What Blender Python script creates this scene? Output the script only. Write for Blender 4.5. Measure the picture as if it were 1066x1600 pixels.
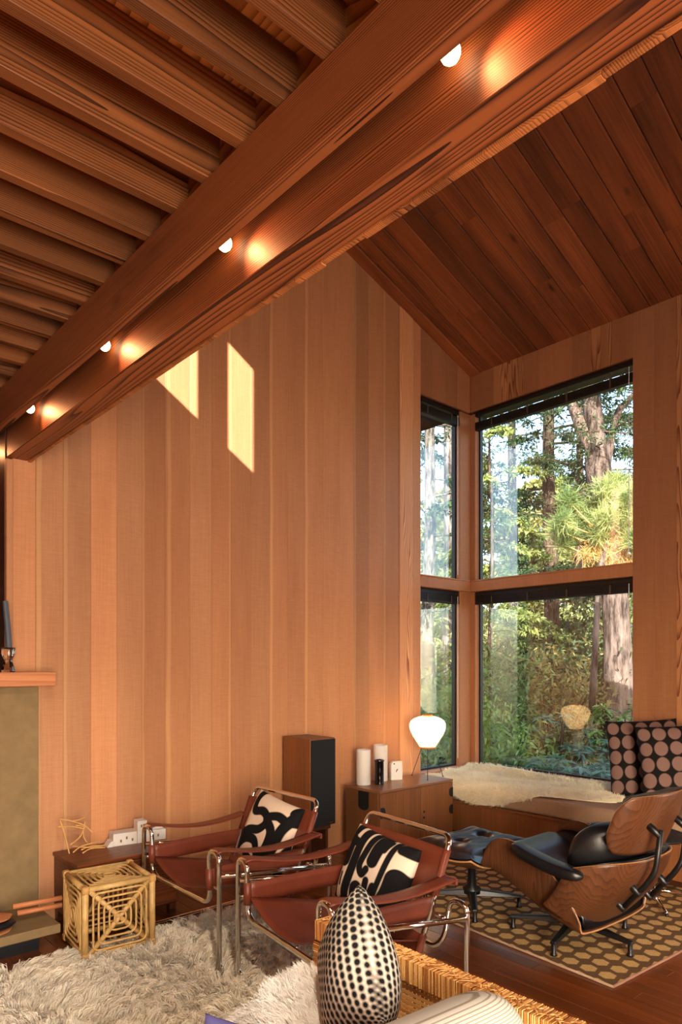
import bpy, math, random
import numpy as np
from mathutils import Vector, Matrix

random.seed(7)
RNG = np.random.default_rng(7)
SC = bpy.context.scene
COL = SC.collection
PI = math.pi
for _o in list(bpy.data.objects):
    bpy.data.objects.remove(_o)

# ------------------------------------------------------------------ camera
FPX, CX, CY, HC = 1075.0, 533.0, 1038.0, 1.5
YAW = math.radians(41.7)
cd = bpy.data.cameras.new('camera')
cam = bpy.data.objects.new('camera', cd)
COL.objects.link(cam)
cd.sensor_fit = 'HORIZONTAL'
cd.sensor_width = 24.0
cd.lens = FPX / 1066.0 * 24.0
cd.shift_y = (CY - 800.0) / 1066.0
cd.clip_start = 0.02
cam.location = (0, 0, HC)
cam.rotation_euler = (PI / 2, 0, -YAW)
SC.camera = cam

# ------------------------------------------------------------------ world, sun, fill lights
W = bpy.data.worlds.new('sky')
SC.world = W
W.use_nodes = True
wn = W.node_tree.nodes
wl = W.node_tree.links
bgn = wn['Background']
sky = wn.new('ShaderNodeTexSky')
sky.sky_type = 'NISHITA'
sky.sun_disc = False
sky.sun_elevation = math.radians(25)
sky.sun_rotation = math.radians(229)
sky.air_density = 1.0
sky.dust_density = 2.5
sky.ozone_density = 1.0
wl.new(sky.outputs['Color'], bgn.inputs['Color'])
bgn.inputs['Strength'].default_value = 1.0

SUN = Vector((0.75, 0.66, -0.465)).normalized()
sd = bpy.data.lights.new('sun', 'SUN')
sd.energy = 20.0
sd.angle = math.radians(0.2)
sd.color = (1.0, 0.94, 0.87)
so = bpy.data.objects.new('sun', sd)
COL.objects.link(so)
so.rotation_euler = SUN.to_track_quat('-Z', 'Y').to_euler()
so.location = (-6, -5, 9)

# room shell numbers
YA, XB = 4.15, 5.378            # panelled end wall, window wall
XL, YB, YF = -1.6, -2.2, 5.6    # wall on the left of the camera, wall behind it, wall past the fireplace
EAVE, SLOPE = 4.295, 0.3526
def roof_z(x):
    return EAVE + SLOPE * (XB - x)

def area(name, loc, direction, sx, sy, power, color, spread=180):
    a = bpy.data.lights.new(name, 'AREA')
    a.shape = 'RECTANGLE'
    a.size, a.size_y = sx, sy
    a.energy = power
    a.color = color
    a.spread = math.radians(spread)
    o = bpy.data.objects.new(name, a)
    COL.objects.link(o)
    o.location = loc
    o.rotation_euler = Vector(direction).to_track_quat('-Z', 'Z').to_euler()
    return o
# fill light added behind the camera to brighten the room
area('rear_fill_light', (-0.35, YB + 0.06, 1.15), (0, 1, 0), 2.3, 1.75, 250, (1.0, 0.90, 0.77))
# fill light added inside the window wall, which is closed there
area('side_fill_light', (XB - 0.05, -0.75, 1.15), (-1, 0, 0), 1.7, 1.6, 45, (1.0, 0.93, 0.84))

SC.view_settings.view_transform = 'Standard'
SC.view_settings.look = 'None'
SC.view_settings.exposure = 0.12
SC.view_settings.gamma = 1.0
SC.view_settings.use_curve_mapping = False

# ------------------------------------------------------------------ pixel helper (places things in the real room)
_f = (math.sin(YAW), math.cos(YAW)); _r = (math.cos(YAW), -math.sin(YAW))
def P(px, py, x=None, y=None, z=None, d=None):
    t = (px - CX) / FPX; u = (CY - py) / FPX
    a = (_f[0] + t * _r[0], _f[1] + t * _r[1], u)
    if x is not None: s = x / a[0]
    elif y is not None: s = y / a[1]
    elif z is not None: s = (z - HC) / a[2]
    else: s = d
    return Vector((a[0] * s, a[1] * s, HC + a[2] * s))

# ------------------------------------------------------------------ object helpers
def link(o, parent=None):
    COL.objects.link(o)
    if parent is not None:
        o.parent = parent
    return o
def thing(name, label, cat, loc=(0, 0, 0), rz=0.0, group=None, rot=None):
    o = bpy.data.objects.new(name, None)
    o.empty_display_size = 0.05
    link(o)
    o.location = loc
    o.rotation_euler = rot if rot is not None else (0, 0, rz)
    o['label'] = label; o['category'] = cat
    if group: o['group'] = group
    return o
def tag(o, label, cat, group=None):
    o['label'] = label; o['category'] = cat
    if group: o['group'] = group
    return o
def structure(name, label, cat):
    o = bpy.data.objects.new(name, None)
    link(o); o['kind'] = 'structure'; o['label'] = label; o['category'] = cat
    return o
def shade(me, smooth):
    if smooth:
        me.polygons.foreach_set('use_smooth', [True] * len(me.polygons))
def pymesh(name, v, f, mat=None, parent=None, smooth=False):
    me = bpy.data.meshes.new(name)
    me.from_pydata([tuple(p) for p in v], [], f)
    me.update()
    shade(me, smooth)
    if mat: me.materials.append(mat)
    return link(bpy.data.objects.new(name, me), parent)
def npmesh(name, v, f, mat=None, parent=None, smooth=False):
    """v (N,3) float, f (M,k) int, all faces of k corners"""
    v = np.ascontiguousarray(v, dtype=np.float32); f = np.ascontiguousarray(f, dtype=np.int32)
    me = bpy.data.meshes.new(name)
    me.vertices.add(len(v)); me.vertices.foreach_set('co', v.ravel())
    k = f.shape[1]
    me.loops.add(f.size); me.loops.foreach_set('vertex_index', f.ravel())
    me.polygons.add(len(f))
    me.polygons.foreach_set('loop_start', np.arange(0, f.size, k, dtype=np.int32))
    me.polygons.foreach_set('loop_total', np.full(len(f), k, dtype=np.int32))
    if smooth: me.polygons.foreach_set('use_smooth', np.ones(len(f), dtype=bool))
    me.update(calc_edges=True)
    if mat: me.materials.append(mat)
    return link(bpy.data.objects.new(name, me), parent)
def share(name, src, parent, loc=(0, 0, 0), rot=(0, 0, 0), scale=(1, 1, 1)):
    o = bpy.data.objects.new(name, src.data if hasattr(src, 'data') else src)
    link(o, parent); o.location = loc; o.rotation_euler = rot; o.scale = scale
    return o

class MB:
    def __init__(s): s.v = []; s.f = []
    def add(s, v, f):
        b = len(s.v); s.v += [Vector(p) for p in v]; s.f += [tuple(b + i for i in q) for q in f]; return s
    def box(s, x0, x1, y0, y1, z0, z1, c=0.0):
        if c <= 0:
            v = [(x, y, z) for z in (z0, z1) for y in (y0, y1) for x in (x0, x1)]
            return s.add(v, [(0, 2, 3, 1), (4, 5, 7, 6), (0, 1, 5, 4), (2, 6, 7, 3), (0, 4, 6, 2), (1, 3, 7, 5)])
        v = []; idx = {}
        X = (x0, x1); Y = (y0, y1); Z = (z0, z1)
        for i in (0, 1):
            for j in (0, 1):
                for k in (0, 1):
                    dx = c if i == 0 else -c; dy = c if j == 0 else -c; dz = c if k == 0 else -c
                    for ax in range(3):
                        p = [X[i] + dx, Y[j] + dy, Z[k] + dz]
                        p[ax] = (X[i], Y[j], Z[k])[ax]
                        idx[i, j, k, ax] = len(v); v.append(p)
        f = []
        q = ((0, 0), (1, 0), (1, 1), (0, 1))
        for i in (0, 1):
            a = [idx[i, j, k, 0] for j, k in q]; f.append(tuple(a if i else a[::-1]))
            a = [idx[j, i, k, 1] for j, k in q]; f.append(tuple(a[::-1] if i else a))
            a = [idx[j, k, i, 2] for j, k in q]; f.append(tuple(a if i else a[::-1]))
        for i in (0, 1):
            for j in (0, 1):
                f.append((idx[i, j, 0, 0], idx[i, j, 1, 0], idx[i, j, 1, 1], idx[i, j, 0, 1]))
                f.append((idx[i, 0, j, 0], idx[i, 1, j, 0], idx[i, 1, j, 2], idx[i, 0, j, 2]))
                f.append((idx[0, i, j, 1], idx[1, i, j, 1], idx[1, i, j, 2], idx[0, i, j, 2]))
                for k in (0, 1):
                    f.append((idx[i, j, k, 0], idx[i, j, k, 1], idx[i, j, k, 2]))
        return s.add(v, f)
    def tube(s, pts, r, n=8, cap=True, closed=False):
        pts = [Vector(p) for p in pts]; m = len(pts)
        rr = r if isinstance(r, (list, tuple)) else [r] * m
        T = []
        for i in range(m):
            if closed: t = pts[(i + 1) % m] - pts[i - 1]
            else: t = pts[min(i + 1, m - 1)] - pts[max(i - 1, 0)]
            T.append(t.normalized() if t.length > 1e-9 else Vector((0, 0, 1)))
        up = Vector((0, 0, 1)) if abs(T[0].z) < 0.9 else Vector((1, 0, 0))
        N = (up - T[0] * up.dot(T[0])).normalized()
        b = len(s.v)
        for i in range(m):
            N = (N - T[i] * N.dot(T[i]))
            N = N.normalized() if N.length > 1e-6 else T[i].orthogonal().normalized()
            B = T[i].cross(N)
            for k in range(n):
                a = 2 * PI * k / n
                s.v.append(pts[i] + (N * math.cos(a) + B * math.sin(a)) * rr[i])
        for i in range(m if closed else m - 1):
            j = (i + 1) % m
            for k in range(n):
                l = (k + 1) % n
                s.f.append((b + i * n + k, b + i * n + l, b + j * n + l, b + j * n + k))
        if cap and not closed:
            s.f.append(tuple(b + k for k in range(n))[::-1])
            s.f.append(tuple(b + (m - 1) * n + k for k in range(n)))
        return s
    def lathe(s, prof, n=24, c=(0, 0, 0)):
        b = len(s.v); m = len(prof)
        for (r, z) in prof:
            for k in range(n):
                a = 2 * PI * k / n
                s.v.append(Vector((c[0] + r * math.cos(a), c[1] + r * math.sin(a), c[2] + z)))
        for i in range(m - 1):
            for k in range(n):
                l = (k + 1) % n
                s.f.append((b + i * n + k, b + i * n + l, b + (i + 1) * n + l, b + (i + 1) * n + k))
        if prof[0][0] > 1e-4: s.f.append(tuple(b + k for k in range(n))[::-1])
        if prof[-1][0] > 1e-4: s.f.append(tuple(b + (m - 1) * n + k for k in range(n)))
        return s
    def grid(s, nu, nv, fn, wrap=False):
        b = len(s.v)
        for j in range(nv + 1):
            for i in range(nu + 1):
                s.v.append(Vector(fn(i / nu, j / nv)))
        w = nu + 1
        for j in range(nv):
            for i in range(nu):
                s.f.append((b + j * w + i, b + j * w + i + 1, b + (j + 1) * w + i + 1, b + (j + 1) * w + i))
        return s
    def prism(s, poly, axis, a0, a1):
        """poly 2D points, extruded along axis ('x','y','z')"""
        n = len(poly); b = len(s.v)
        for a in (a0, a1):
            for (u, w) in poly:
                s.v.append(Vector({'x': (a, u, w), 'y': (u, a, w), 'z': (u, w, a)}[axis]))
        s.f.append(tuple(b + i for i in range(n))[::-1]); s.f.append(tuple(b + n + i for i in range(n)))
        for i in range(n):
            j = (i + 1) % n
            s.f.append((b + i, b + j, b + n + j, b + n + i))
        return s
    def build(s, name, mat=None, parent=None, smooth=False, M=None):
        v = s.v if M is None else [M @ p for p in s.v]
        return pymesh(name, v, s.f, mat, parent, smooth)

def solid(o, t, offset=-1):
    m = o.modifiers.new('thickness', 'SOLIDIFY'); m.thickness = t; m.offset = offset
    return o
def bevel(o, w, n=2):
    m = o.modifiers.new('bevel', 'BEVEL'); m.width = w; m.segments = n; m.limit_method = 'ANGLE'; m.angle_limit = math.radians(35)
    return o
def subsurf(o, n=1):
    m = o.modifiers.new('smooth', 'SUBSURF'); m.levels = n; m.render_levels = n
    return o
def fillet(pts, r, seg=5):
    """round the inner corners of a polyline"""
    pts = [Vector(p) for p in pts]
    out = [pts[0]]
    for i in range(1, len(pts) - 1):
        a, b, c = pts[i - 1], pts[i], pts[i + 1]
        d1 = (a - b); d2 = (c - b)
        rr = min(r, d1.length * 0.48, d2.length * 0.48)
        p0 = b + d1.normalized() * rr; p1 = b + d2.normalized() * rr
        for k in range(seg + 1):
            t = k / seg
            out.append(p0 * (1 - t) ** 2 + b * 2 * t * (1 - t) + p1 * t * t)
    out.append(pts[-1])
    return out

# ------------------------------------------------------------------ materials
def lin(c):
    return tuple((x / 12.92 if x <= 0.04045 else ((x + 0.055) / 1.055) ** 2.4) for x in (c[0] / 255, c[1] / 255, c[2] / 255)) + (1.0,)
def new_mat(name):
    m = bpy.data.materials.new(name); m.use_nodes = True
    nt = m.node_tree
    return m, nt, nt.nodes['Principled BSDF']
def N(nt, kind, **kw):
    n = nt.nodes.new(kind)
    for k, v in kw.items():
        if k in n.bl_rna.properties: setattr(n, k, v)
        else: n.inputs[k].default_value = v
    return n
def ramp(nt, src, stops, interp='LINEAR'):
    r = nt.nodes.new('ShaderNodeValToRGB')
    r.color_ramp.interpolation = interp
    e = r.color_ramp.elements
    while len(e) < len(stops): e.new(0.5)
    for el, (p, c) in zip(e, stops):
        el.position = p; el.color = c
    nt.links.new(src, r.inputs[0])
    return r.outputs[0]
def mathn(nt, op, a, b=None, clamp=False):
    n = nt.nodes.new('ShaderNodeMath'); n.operation = op; n.use_clamp = clamp
    for i, v in enumerate((a, b)):
        if v is None: continue
        if isinstance(v, (int, float)): n.inputs[i].default_value = v
        else: nt.links.new(v, n.inputs[i])
    return n.outputs[0]
def mixc(nt, fac, a, b, mode='MIX'):
    n = nt.nodes.new('ShaderNodeMix'); n.data_type = 'RGBA'; n.blend_type = mode
    def put(s, v):
        if isinstance(v, (int, float)): s.default_value = v
        elif isinstance(v, tuple): s.default_value = v
        else: nt.links.new(v, s)
    put(n.inputs[0], fac); put(n.inputs[6], a); put(n.inputs[7], b)
    return n.outputs[2]
def bumpn(nt, h, strength, dist, bsdf):
    b = nt.nodes.new('ShaderNodeBump'); b.inputs['Strength'].default_value = strength; b.inputs['Distance'].default_value = dist
    nt.links.new(h, b.inputs['Height']); nt.links.new(b.outputs[0], bsdf.inputs['Normal'])
def coords(nt, scale, rot=(0, 0, 0), rnd=True, kind='Object', pre=None):
    tc = nt.nodes.new('ShaderNodeTexCoord')
    src = tc.outputs[kind]
    if pre:
        m0 = nt.nodes.new('ShaderNodeMapping'); m0.inputs['Rotation'].default_value = pre
        nt.links.new(src, m0.inputs[0]); src = m0.outputs[0]
    if rnd:
        oi = nt.nodes.new('ShaderNodeObjectInfo')
        mu = nt.nodes.new('ShaderNodeVectorMath'); mu.operation = 'MULTIPLY_ADD'
        cm = nt.nodes.new('ShaderNodeCombineXYZ')
        for i in range(3): nt.links.new(oi.outputs['Random'], cm.inputs[i])
        nt.links.new(cm.outputs[0], mu.inputs[0]); mu.inputs[1].default_value = (7.3, 11.7, 5.1)
        nt.links.new(src, mu.inputs[2]); src = mu.outputs[0]
    mp = nt.nodes.new('ShaderNodeMapping'); mp.inputs['Scale'].default_value = scale; mp.inputs['Rotation'].default_value = rot
    nt.links.new(src, mp.inputs[0])
    return mp.outputs[0]
def wood(name, dark, light, axis='X', ring=40.0, ring_amt=0.5, rough=0.5, fine=180.0, tint=False, bump=0.25, sap=False, saw=False, knots=0.0, coat=0.0, stretch=0.05, spec=0.35, drift=0.5, wob=0.05, pith=0.35, pre=(0, 0, 0)):
    """plain sawn wood: growth rings round a wandering pith, fine fibre along the grain, slow tone drift"""
    m, nt, b = new_mat(name)
    L = nt.links.new
    ax = 'XYZ'.index(axis)
    # pith passes near the middle of the piece, a little off and tilted, differently in each piece
    tco = nt.nodes.new('ShaderNodeTexCoord'); oin = nt.nodes.new('ShaderNodeObjectInfo')
    wno = N(nt, 'ShaderNodeTexWhiteNoise', noise_dimensions='1D'); L(oin.outputs['Random'], wno.inputs['W'])
    of = nt.nodes.new('ShaderNodeVectorMath'); of.operation = 'SUBTRACT'; L(wno.outputs['Color'], of.inputs[0]); of.inputs[1].default_value = (0.5, 0.5, 0.5)
    om = nt.nodes.new('ShaderNodeVectorMath'); om.operation = 'MULTIPLY_ADD'
    amp = [pith, pith, pith]; amp[ax] = 60.0
    m0 = nt.nodes.new('ShaderNodeMapping'); m0.inputs['Rotation'].default_value = pre; L(tco.outputs['Object'], m0.inputs[0])
    L(of.outputs[0], om.inputs[0]); om.inputs[1].default_value = tuple(amp); L(m0.outputs[0], om.inputs[2])
    mpp = nt.nodes.new('ShaderNodeMapping'); sc = [1.0, 1.0, 1.0]; sc[ax] = stretch
    mpp.inputs['Scale'].default_value = tuple(sc); L(om.outputs[0], mpp.inputs[0])
    v = mpp.outputs[0]
    wn_ = N(nt, 'ShaderNodeTexNoise', Scale=6.0, Detail=2.0, Roughness=0.5); L(v, wn_.inputs['Vector'])
    dv = nt.nodes.new('ShaderNodeVectorMath'); dv.operation = 'MULTIPLY_ADD'
    L(wn_.outputs['Color'], dv.inputs[0]); dv.inputs[1].default_value = (wob, wob, wob); L(v, dv.inputs[2])
    w = N(nt, 'ShaderNodeTexWave', wave_type='RINGS', rings_direction=axis, wave_profile='SAW', Scale=ring, Distortion=0.6, Detail=2.0)
    L(dv.outputs[0], w.inputs['Vector'])
    sf = [fine] * 3; sf[ax] = 3.0
    n1 = N(nt, 'ShaderNodeTexNoise', Scale=1.0, Detail=3.0, Roughness=0.6)
    L(coords(nt, tuple(sf), pre=pre), n1.inputs['Vector'])
    sg = [7.0] * 3; sg[ax] = 0.8
    n2 = N(nt, 'ShaderNodeTexNoise', Scale=1.0, Detail=3.0)
    L(coords(nt, tuple(sg), pre=pre), n2.inputs['Vector'])
    ra = mathn(nt, 'MULTIPLY', mathn(nt, 'SUBTRACT', 0.5, mathn(nt, 'POWER', w.outputs['Fac'], 2.0)), ring_amt)
    ra = mathn(nt, 'MULTIPLY', ra, mathn(nt, 'ADD', n2.outputs['Fac'], 0.45))
    c = mathn(nt, 'ADD', 0.45, ra)
    c = mathn(nt, 'ADD', c, mathn(nt, 'MULTIPLY', mathn(nt, 'SUBTRACT', n1.outputs['Fac'], 0.5), 0.55))
    c = mathn(nt, 'ADD', c, mathn(nt, 'MULTIPLY', mathn(nt, 'SUBTRACT', n2.outputs['Fac'], 0.5), drift))
    if saw:
        ss = [14.0] * 3; ss[ax] = 260.0
        n3 = N(nt, 'ShaderNodeTexNoise', Scale=1.0, Detail=1.0)
        L(coords(nt, tuple(ss)), n3.inputs['Vector'])
        c = mathn(nt, 'ADD', c, mathn(nt, 'MULTIPLY', mathn(nt, 'SUBTRACT', n3.outputs['Fac'], 0.5), 0.45))
    col = ramp(nt, c, [(0.05, lin(dark)), (0.85, lin(light))])
    if knots:
        sk = [4.2] * 3; sk[ax] = 1.5
        vo = N(nt, 'ShaderNodeTexVoronoi', Scale=1.0)
        L(coords(nt, tuple(sk), pre=pre), vo.inputs['Vector'])
        k = ramp(nt, vo.outputs['Distance'], [(0.02, (1, 1, 1, 1)), (0.10, (0, 0, 0, 1))])
        col = mixc(nt, mathn(nt, 'MULTIPLY', k, knots), col, lin((46, 22, 10)))
    if sap:
        at = N(nt, 'ShaderNodeAttribute', attribute_type='OBJECT', attribute_name='sap')
        tc = nt.nodes.new('ShaderNodeTexCoord'); sx = nt.nodes.new('ShaderNodeSeparateXYZ'); gp = nt.nodes.new('ShaderNodeNewGeometry'); L(gp.outputs['Position'], sx.inputs[0])
        wz = N(nt, 'ShaderNodeTexNoise', Scale=1.3, Detail=1.0, noise_dimensions='1D'); L(sx.outputs[2], wz.inputs['W'])
        d = mathn(nt, 'SUBTRACT', sx.outputs[0], at.outputs['Fac'])
        d = mathn(nt, 'ABSOLUTE', mathn(nt, 'ADD', d, mathn(nt, 'MULTIPLY', mathn(nt, 'SUBTRACT', wz.outputs['Fac'], 0.5), 0.03)))
        k = ramp(nt, d, [(0.010, (1, 1, 1, 1)), (0.016, (0, 0, 0, 1))])
        col = mixc(nt, mathn(nt, 'MULTIPLY', k, 0.42), col, lin((236, 180, 122)))
    if tint:
        oi = nt.nodes.new('ShaderNodeObjectInfo')
        col = mixc(nt, 1.0, col, oi.outputs['Color'], 'MULTIPLY')
    L(col, b.inputs['Base Color'])
    b.inputs['Roughness'].default_value = rough
    b.inputs['Specular IOR Level'].default_value = spec
    if coat:
        b.inputs['Coat Weight'].default_value = coat; b.inputs['Coat Roughness'].default_value = 0.18
    if bump: bumpn(nt, c, bump, 0.002, b)
    return m
def plain(name, color, rough=0.5, metal=0.0, spec=0.5, noise=0.0, nscale=30.0, bump=0.0, bscale=200.0, coat=0.0, sheen=0.0, tint=False):
    m, nt, b = new_mat(name)
    b.inputs['Roughness'].default_value = rough; b.inputs['Metallic'].default_value = metal
    b.inputs['Specular IOR Level'].default_value = spec
    if coat: b.inputs['Coat Weight'].default_value = coat; b.inputs['Coat Roughness'].default_value = 0.1
    if sheen: b.inputs['Sheen Weight'].default_value = sheen
    c = lin(color)
    n = N(nt, 'ShaderNodeTexNoise', Scale=nscale, Detail=4.0)
    nt.links.new(coords(nt, (1, 1, 1)), n.inputs['Vector'])
    k = 1 - noise
    out = ramp(nt, n.outputs['Fac'], [(0.3, (c[0] * k, c[1] * k, c[2] * k, 1)), (0.7, c)])
    if tint:
        oi = nt.nodes.new('ShaderNodeObjectInfo')
        out = mixc(nt, 1.0, out, oi.outputs['Color'], 'MULTIPLY')
    nt.links.new(out, b.inputs['Base Color'])
    if bump:
        n2 = N(nt, 'ShaderNodeTexNoise', Scale=bscale, Detail=2.0)
        nt.links.new(coords(nt, (1, 1, 1)), n2.inputs['Vector'])
        bumpn(nt, n2.outputs['Fac'], bump, 0.002, b)
    return m
def ink_mat(name, ground, ink, rough=0.85, weave=True):
    """printed cloth: the point attribute 'ink' is the signed distance to the printed shape"""
    m, nt, b = new_mat(name)
    at = N(nt, 'ShaderNodeAttribute', attribute_type='GEOMETRY', attribute_name='ink')
    k = ramp(nt, mathn(nt, 'ADD', mathn(nt, 'MULTIPLY', at.outputs['Fac'], 60.0), 0.5), [(0.3, (1, 1, 1, 1)), (0.7, (0, 0, 0, 1))])
    nt.links.new(mixc(nt, k, lin(ground), lin(ink)), b.inputs['Base Color'])
    b.inputs['Roughness'].default_value = rough; b.inputs['Specular IOR Level'].default_value = 0.15
    n2 = N(nt, 'ShaderNodeTexNoise', Scale=700.0, Detail=1.0)
    nt.links.new(coords(nt, (1, 1, 1)), n2.inputs['Vector'])
    bumpn(nt, n2.outputs['Fac'], 0.2, 0.001, b)
    return m
def leaf_mat(name, c1, c2, rough=0.5, trans=0.35):
    m, nt, b = new_mat(name)
    n = N(nt, 'ShaderNodeTexNoise', Scale=2.2, Detail=3.0)
    nt.links.new(coords(nt, (1, 1, 1)), n.inputs['Vector'])
    col = ramp(nt, n.outputs['Fac'], [(0.35, lin(c1)), (0.65, lin(c2))])
    nt.links.new(col, b.inputs['Base Color'])
    b.inputs['Roughness'].default_value = rough
    tr = nt.nodes.new('ShaderNodeBsdfTranslucent'); nt.links.new(col, tr.inputs['Color'])
    mx = nt.nodes.new('ShaderNodeMixShader'); mx.inputs[0].default_value = trans
    nt.links.new(b.outputs[0], mx.inputs[1]); nt.links.new(tr.outputs[0], mx.inputs[2])
    nt.links.new(mx.outputs[0], nt.nodes['Material Output'].inputs['Surface'])
    return m

M = {}
M['redwood'] = wood('redwood_board', (180, 118, 78), (216, 154, 106), 'Z', ring=6, ring_amt=0.0, rough=0.62, fine=120, tint=True, bump=0.10, sap=True, saw=True, drift=0.7)
M['redwood_flat'] = wood('redwood_flat_grain', (150, 86, 48), (236, 172, 118), 'Z', ring=34, ring_amt=1.2, rough=0.6, fine=120, tint=True, bump=0.12, stretch=0.10, wob=0.16)
M['roof'] = wood('roof_board', (70, 34, 16), (156, 88, 46), 'X', ring=40, ring_amt=0.3, rough=0.55, fine=70, tint=True, bump=0.08, knots=0.9, drift=1.2, pre=(0, -math.atan(0.3526), 0))
M['beam'] = wood('fir_beam', (64, 28, 13), (180, 106, 60), 'Y', ring=46, ring_amt=1.15, rough=0.5, fine=90, tint=True, knots=0.5, bump=0.06, stretch=0.05, wob=0.10, drift=0.9, pith=0.22)
M['joist'] = wood('fir_joist', (58, 28, 12), (182, 110, 58), 'X', ring=60, ring_amt=0.75, rough=0.55, fine=120, tint=True, knots=0.85, bump=0.06, stretch=0.05, wob=0.08, drift=1.3, pith=0.25)
M['deck'] = wood('plywood_deck', (150, 84, 38), (222, 150, 80), 'Y', ring=9, ring_amt=0.9, rough=0.6, fine=40, stretch=0.2, wob=0.2, bump=0.05)
M['floor'] = wood('oak_floor', (66, 30, 12), (132, 70, 32), 'Y', ring=34, ring_amt=0.4, rough=0.28, fine=90, tint=True, coat=0.35, bump=0.05)
M['cabinet'] = wood('cabinet_teak', (88, 52, 30), (142, 92, 56), 'Z', ring=20, ring_amt=0.2, rough=0.4, fine=100, tint=True, bump=0.05)
M['cabinet_top'] = wood('cabinet_teak_top', (104, 66, 42), (156, 106, 70), 'X', ring=20, ring_amt=0.2, rough=0.32, fine=100, bump=0.05)
M['chest'] = wood('dark_chest', (52, 26, 13), (108, 56, 26), 'X', ring=16, ring_amt=0.7, rough=0.35, fine=90, tint=True, bump=0.05, stretch=0.12, wob=0.12)
M['walnut'] = wood('walnut_ply', (54, 31, 18), (104, 64, 38), 'Z', ring=30, ring_amt=0.45, rough=0.32, fine=80, bump=0.02, stretch=0.18, wob=0.10)
M['plyedge'] = plain('ply_edge', (196, 142, 88), 0.5, noise=0.2)
M['darkwood'] = wood('dark_wood', (46, 22, 11), (84, 42, 22), 'Z', ring=6, ring_amt=0.3, rough=0.5)
M['leather'] = plain('cognac_leather', (110, 50, 31), 0.42, noise=0.22, nscale=9, bump=0.12, bscale=500, spec=0.45)
M['leather_edge'] = plain('leather_edge', (44, 20, 14), 0.6)
M['chrome'] = plain('chrome', (225, 222, 218), 0.08, metal=1.0)
M['black_leather'] = plain('black_leather', (17, 17, 20), 0.36, noise=0.2, nscale=12, bump=0.10, bscale=300, spec=0.6)
M['black_metal'] = plain('black_metal', (16, 16, 17), 0.38, spec=0.5)
M['black_matte'] = plain('black_matte', (13, 12, 12), 0.7)
M['grille'] = plain('speaker_cloth', (14, 14, 15), 0.9, bump=0.3, bscale=900)
M['white_gloss'] = plain('white_ceramic', (222, 214, 206), 0.5)
M['white_card'] = plain('white_card', (232, 228, 222), 0.6)
M['black_gloss'] = plain('black_glass', (10, 9, 9), 0.08, spec=0.7)
M['rattan'] = plain('rattan_pole', (212, 170, 104), 0.45, noise=0.3, nscale=25, bump=0.1, bscale=80)
M['rattan_node'] = plain('rattan_binding', (202, 154, 88), 0.55, noise=0.35, nscale=60)
m, nt, b = new_mat('wicker_wrap')
ge = N(nt, 'ShaderNodeNewGeometry')
nt.links.new(ramp(nt, ge.outputs['Random Per Island'], [(0.0, lin((150, 92, 40))), (0.45, lin((202, 140, 72))), (1.0, lin((232, 180, 112)))]), b.inputs['Base Color'])
b.inputs['Roughness'].default_value = 0.45; b.inputs['Specular IOR Level'].default_value = 0.4
M['wicker'] = m
M['concrete'] = plain('hearth_plaster', (136, 111, 73), 0.85, noise=0.2, nscale=14, bump=0.25, bscale=160)
M['mantel'] = wood('mantel_redwood', (160, 88, 52), (206, 136, 88), 'X', ring=24, ring_amt=0.4, rough=0.55, fine=110)
M['candle'] = plain('grey_wax', (74, 80, 92), 0.35)
M['twig'] = plain('peeled_twig', (212, 160, 92), 0.6, noise=0.2)
M['plaster'] = plain('white_plaster', (216, 208, 200), 0.8, noise=0.06)
M['fur'] = plain('cream_wool', (246, 234, 212), 0.9, noise=0.18, nscale=6, sheen=0.3, spec=0.1)
M['fur_white'] = plain('white_wool', (255, 250, 242), 0.9, noise=0.06, nscale=9, sheen=0.3, spec=0.1)
M['fur_gold'] = plain('golden_sheepskin', (255, 244, 216), 0.9, noise=0.12, nscale=7, sheen=0.3, spec=0.1)
M['taupe'] = plain('taupe_cloth', (168, 138, 112), 0.9, noise=0.1, nscale=90, bump=0.2, bscale=800, spec=0.15)
M['violet'] = plain('violet_cloth', (84, 78, 132), 0.85)
M['frame'] = plain('dark_bronze_frame', (22, 18, 15), 0.45)
M['blind'] = plain('dark_blind', (24, 20, 17), 0.45)
M['tape'] = plain('blind_tape', (74, 62, 52), 0.8)
M['wand'] = plain('clear_wand', (226, 230, 226), 0.25)
def bark(name, dark, light, sc=22.0):
    m, nt, b = new_mat(name)
    n = N(nt, 'ShaderNodeTexNoise', Scale=1.0, Detail=5.0, Roughness=0.7); nt.links.new(coords(nt, (sc, sc, sc * 0.2)), n.inputs['Vector'])
    n2 = N(nt, 'ShaderNodeTexNoise', Scale=1.6, Detail=2.0); nt.links.new(coords(nt, (1, 1, 1)), n2.inputs['Vector'])
    f = mathn(nt, 'ADD', n.outputs['Fac'], mathn(nt, 'MULTIPLY', mathn(nt, 'SUBTRACT', n2.outputs['Fac'], 0.5), 0.5))
    nt.links.new(ramp(nt, f, [(0.36, lin(dark)), (0.66, lin(light))]), b.inputs['Base Color'])
    b.inputs['Roughness'].default_value = 0.95; b.inputs['Specular IOR Level'].default_value = 0.1
    bumpn(nt, n.outputs['Fac'], 1.0, 0.05, b)
    return m
M['bark'] = bark('bark', (34, 27, 23), (104, 86, 74))
M['bark_pine'] = bark('pine_bark', (44, 38, 36), (126, 108, 100), 16.0)
M['bark_grey'] = bark('grey_bark', (44, 40, 38), (128, 120, 114))
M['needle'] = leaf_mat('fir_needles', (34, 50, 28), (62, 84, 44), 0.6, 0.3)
M['needle_sun'] = leaf_mat('sunlit_fir_needles', (82, 98, 50), (144, 152, 84), 0.6, 0.4)  # fir needles again, their colour lightened to hold the sunlight
M['needle_far'] = leaf_mat('distant_foliage', (110, 120, 66), (196, 192, 128), 0.7, 0.4)
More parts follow.
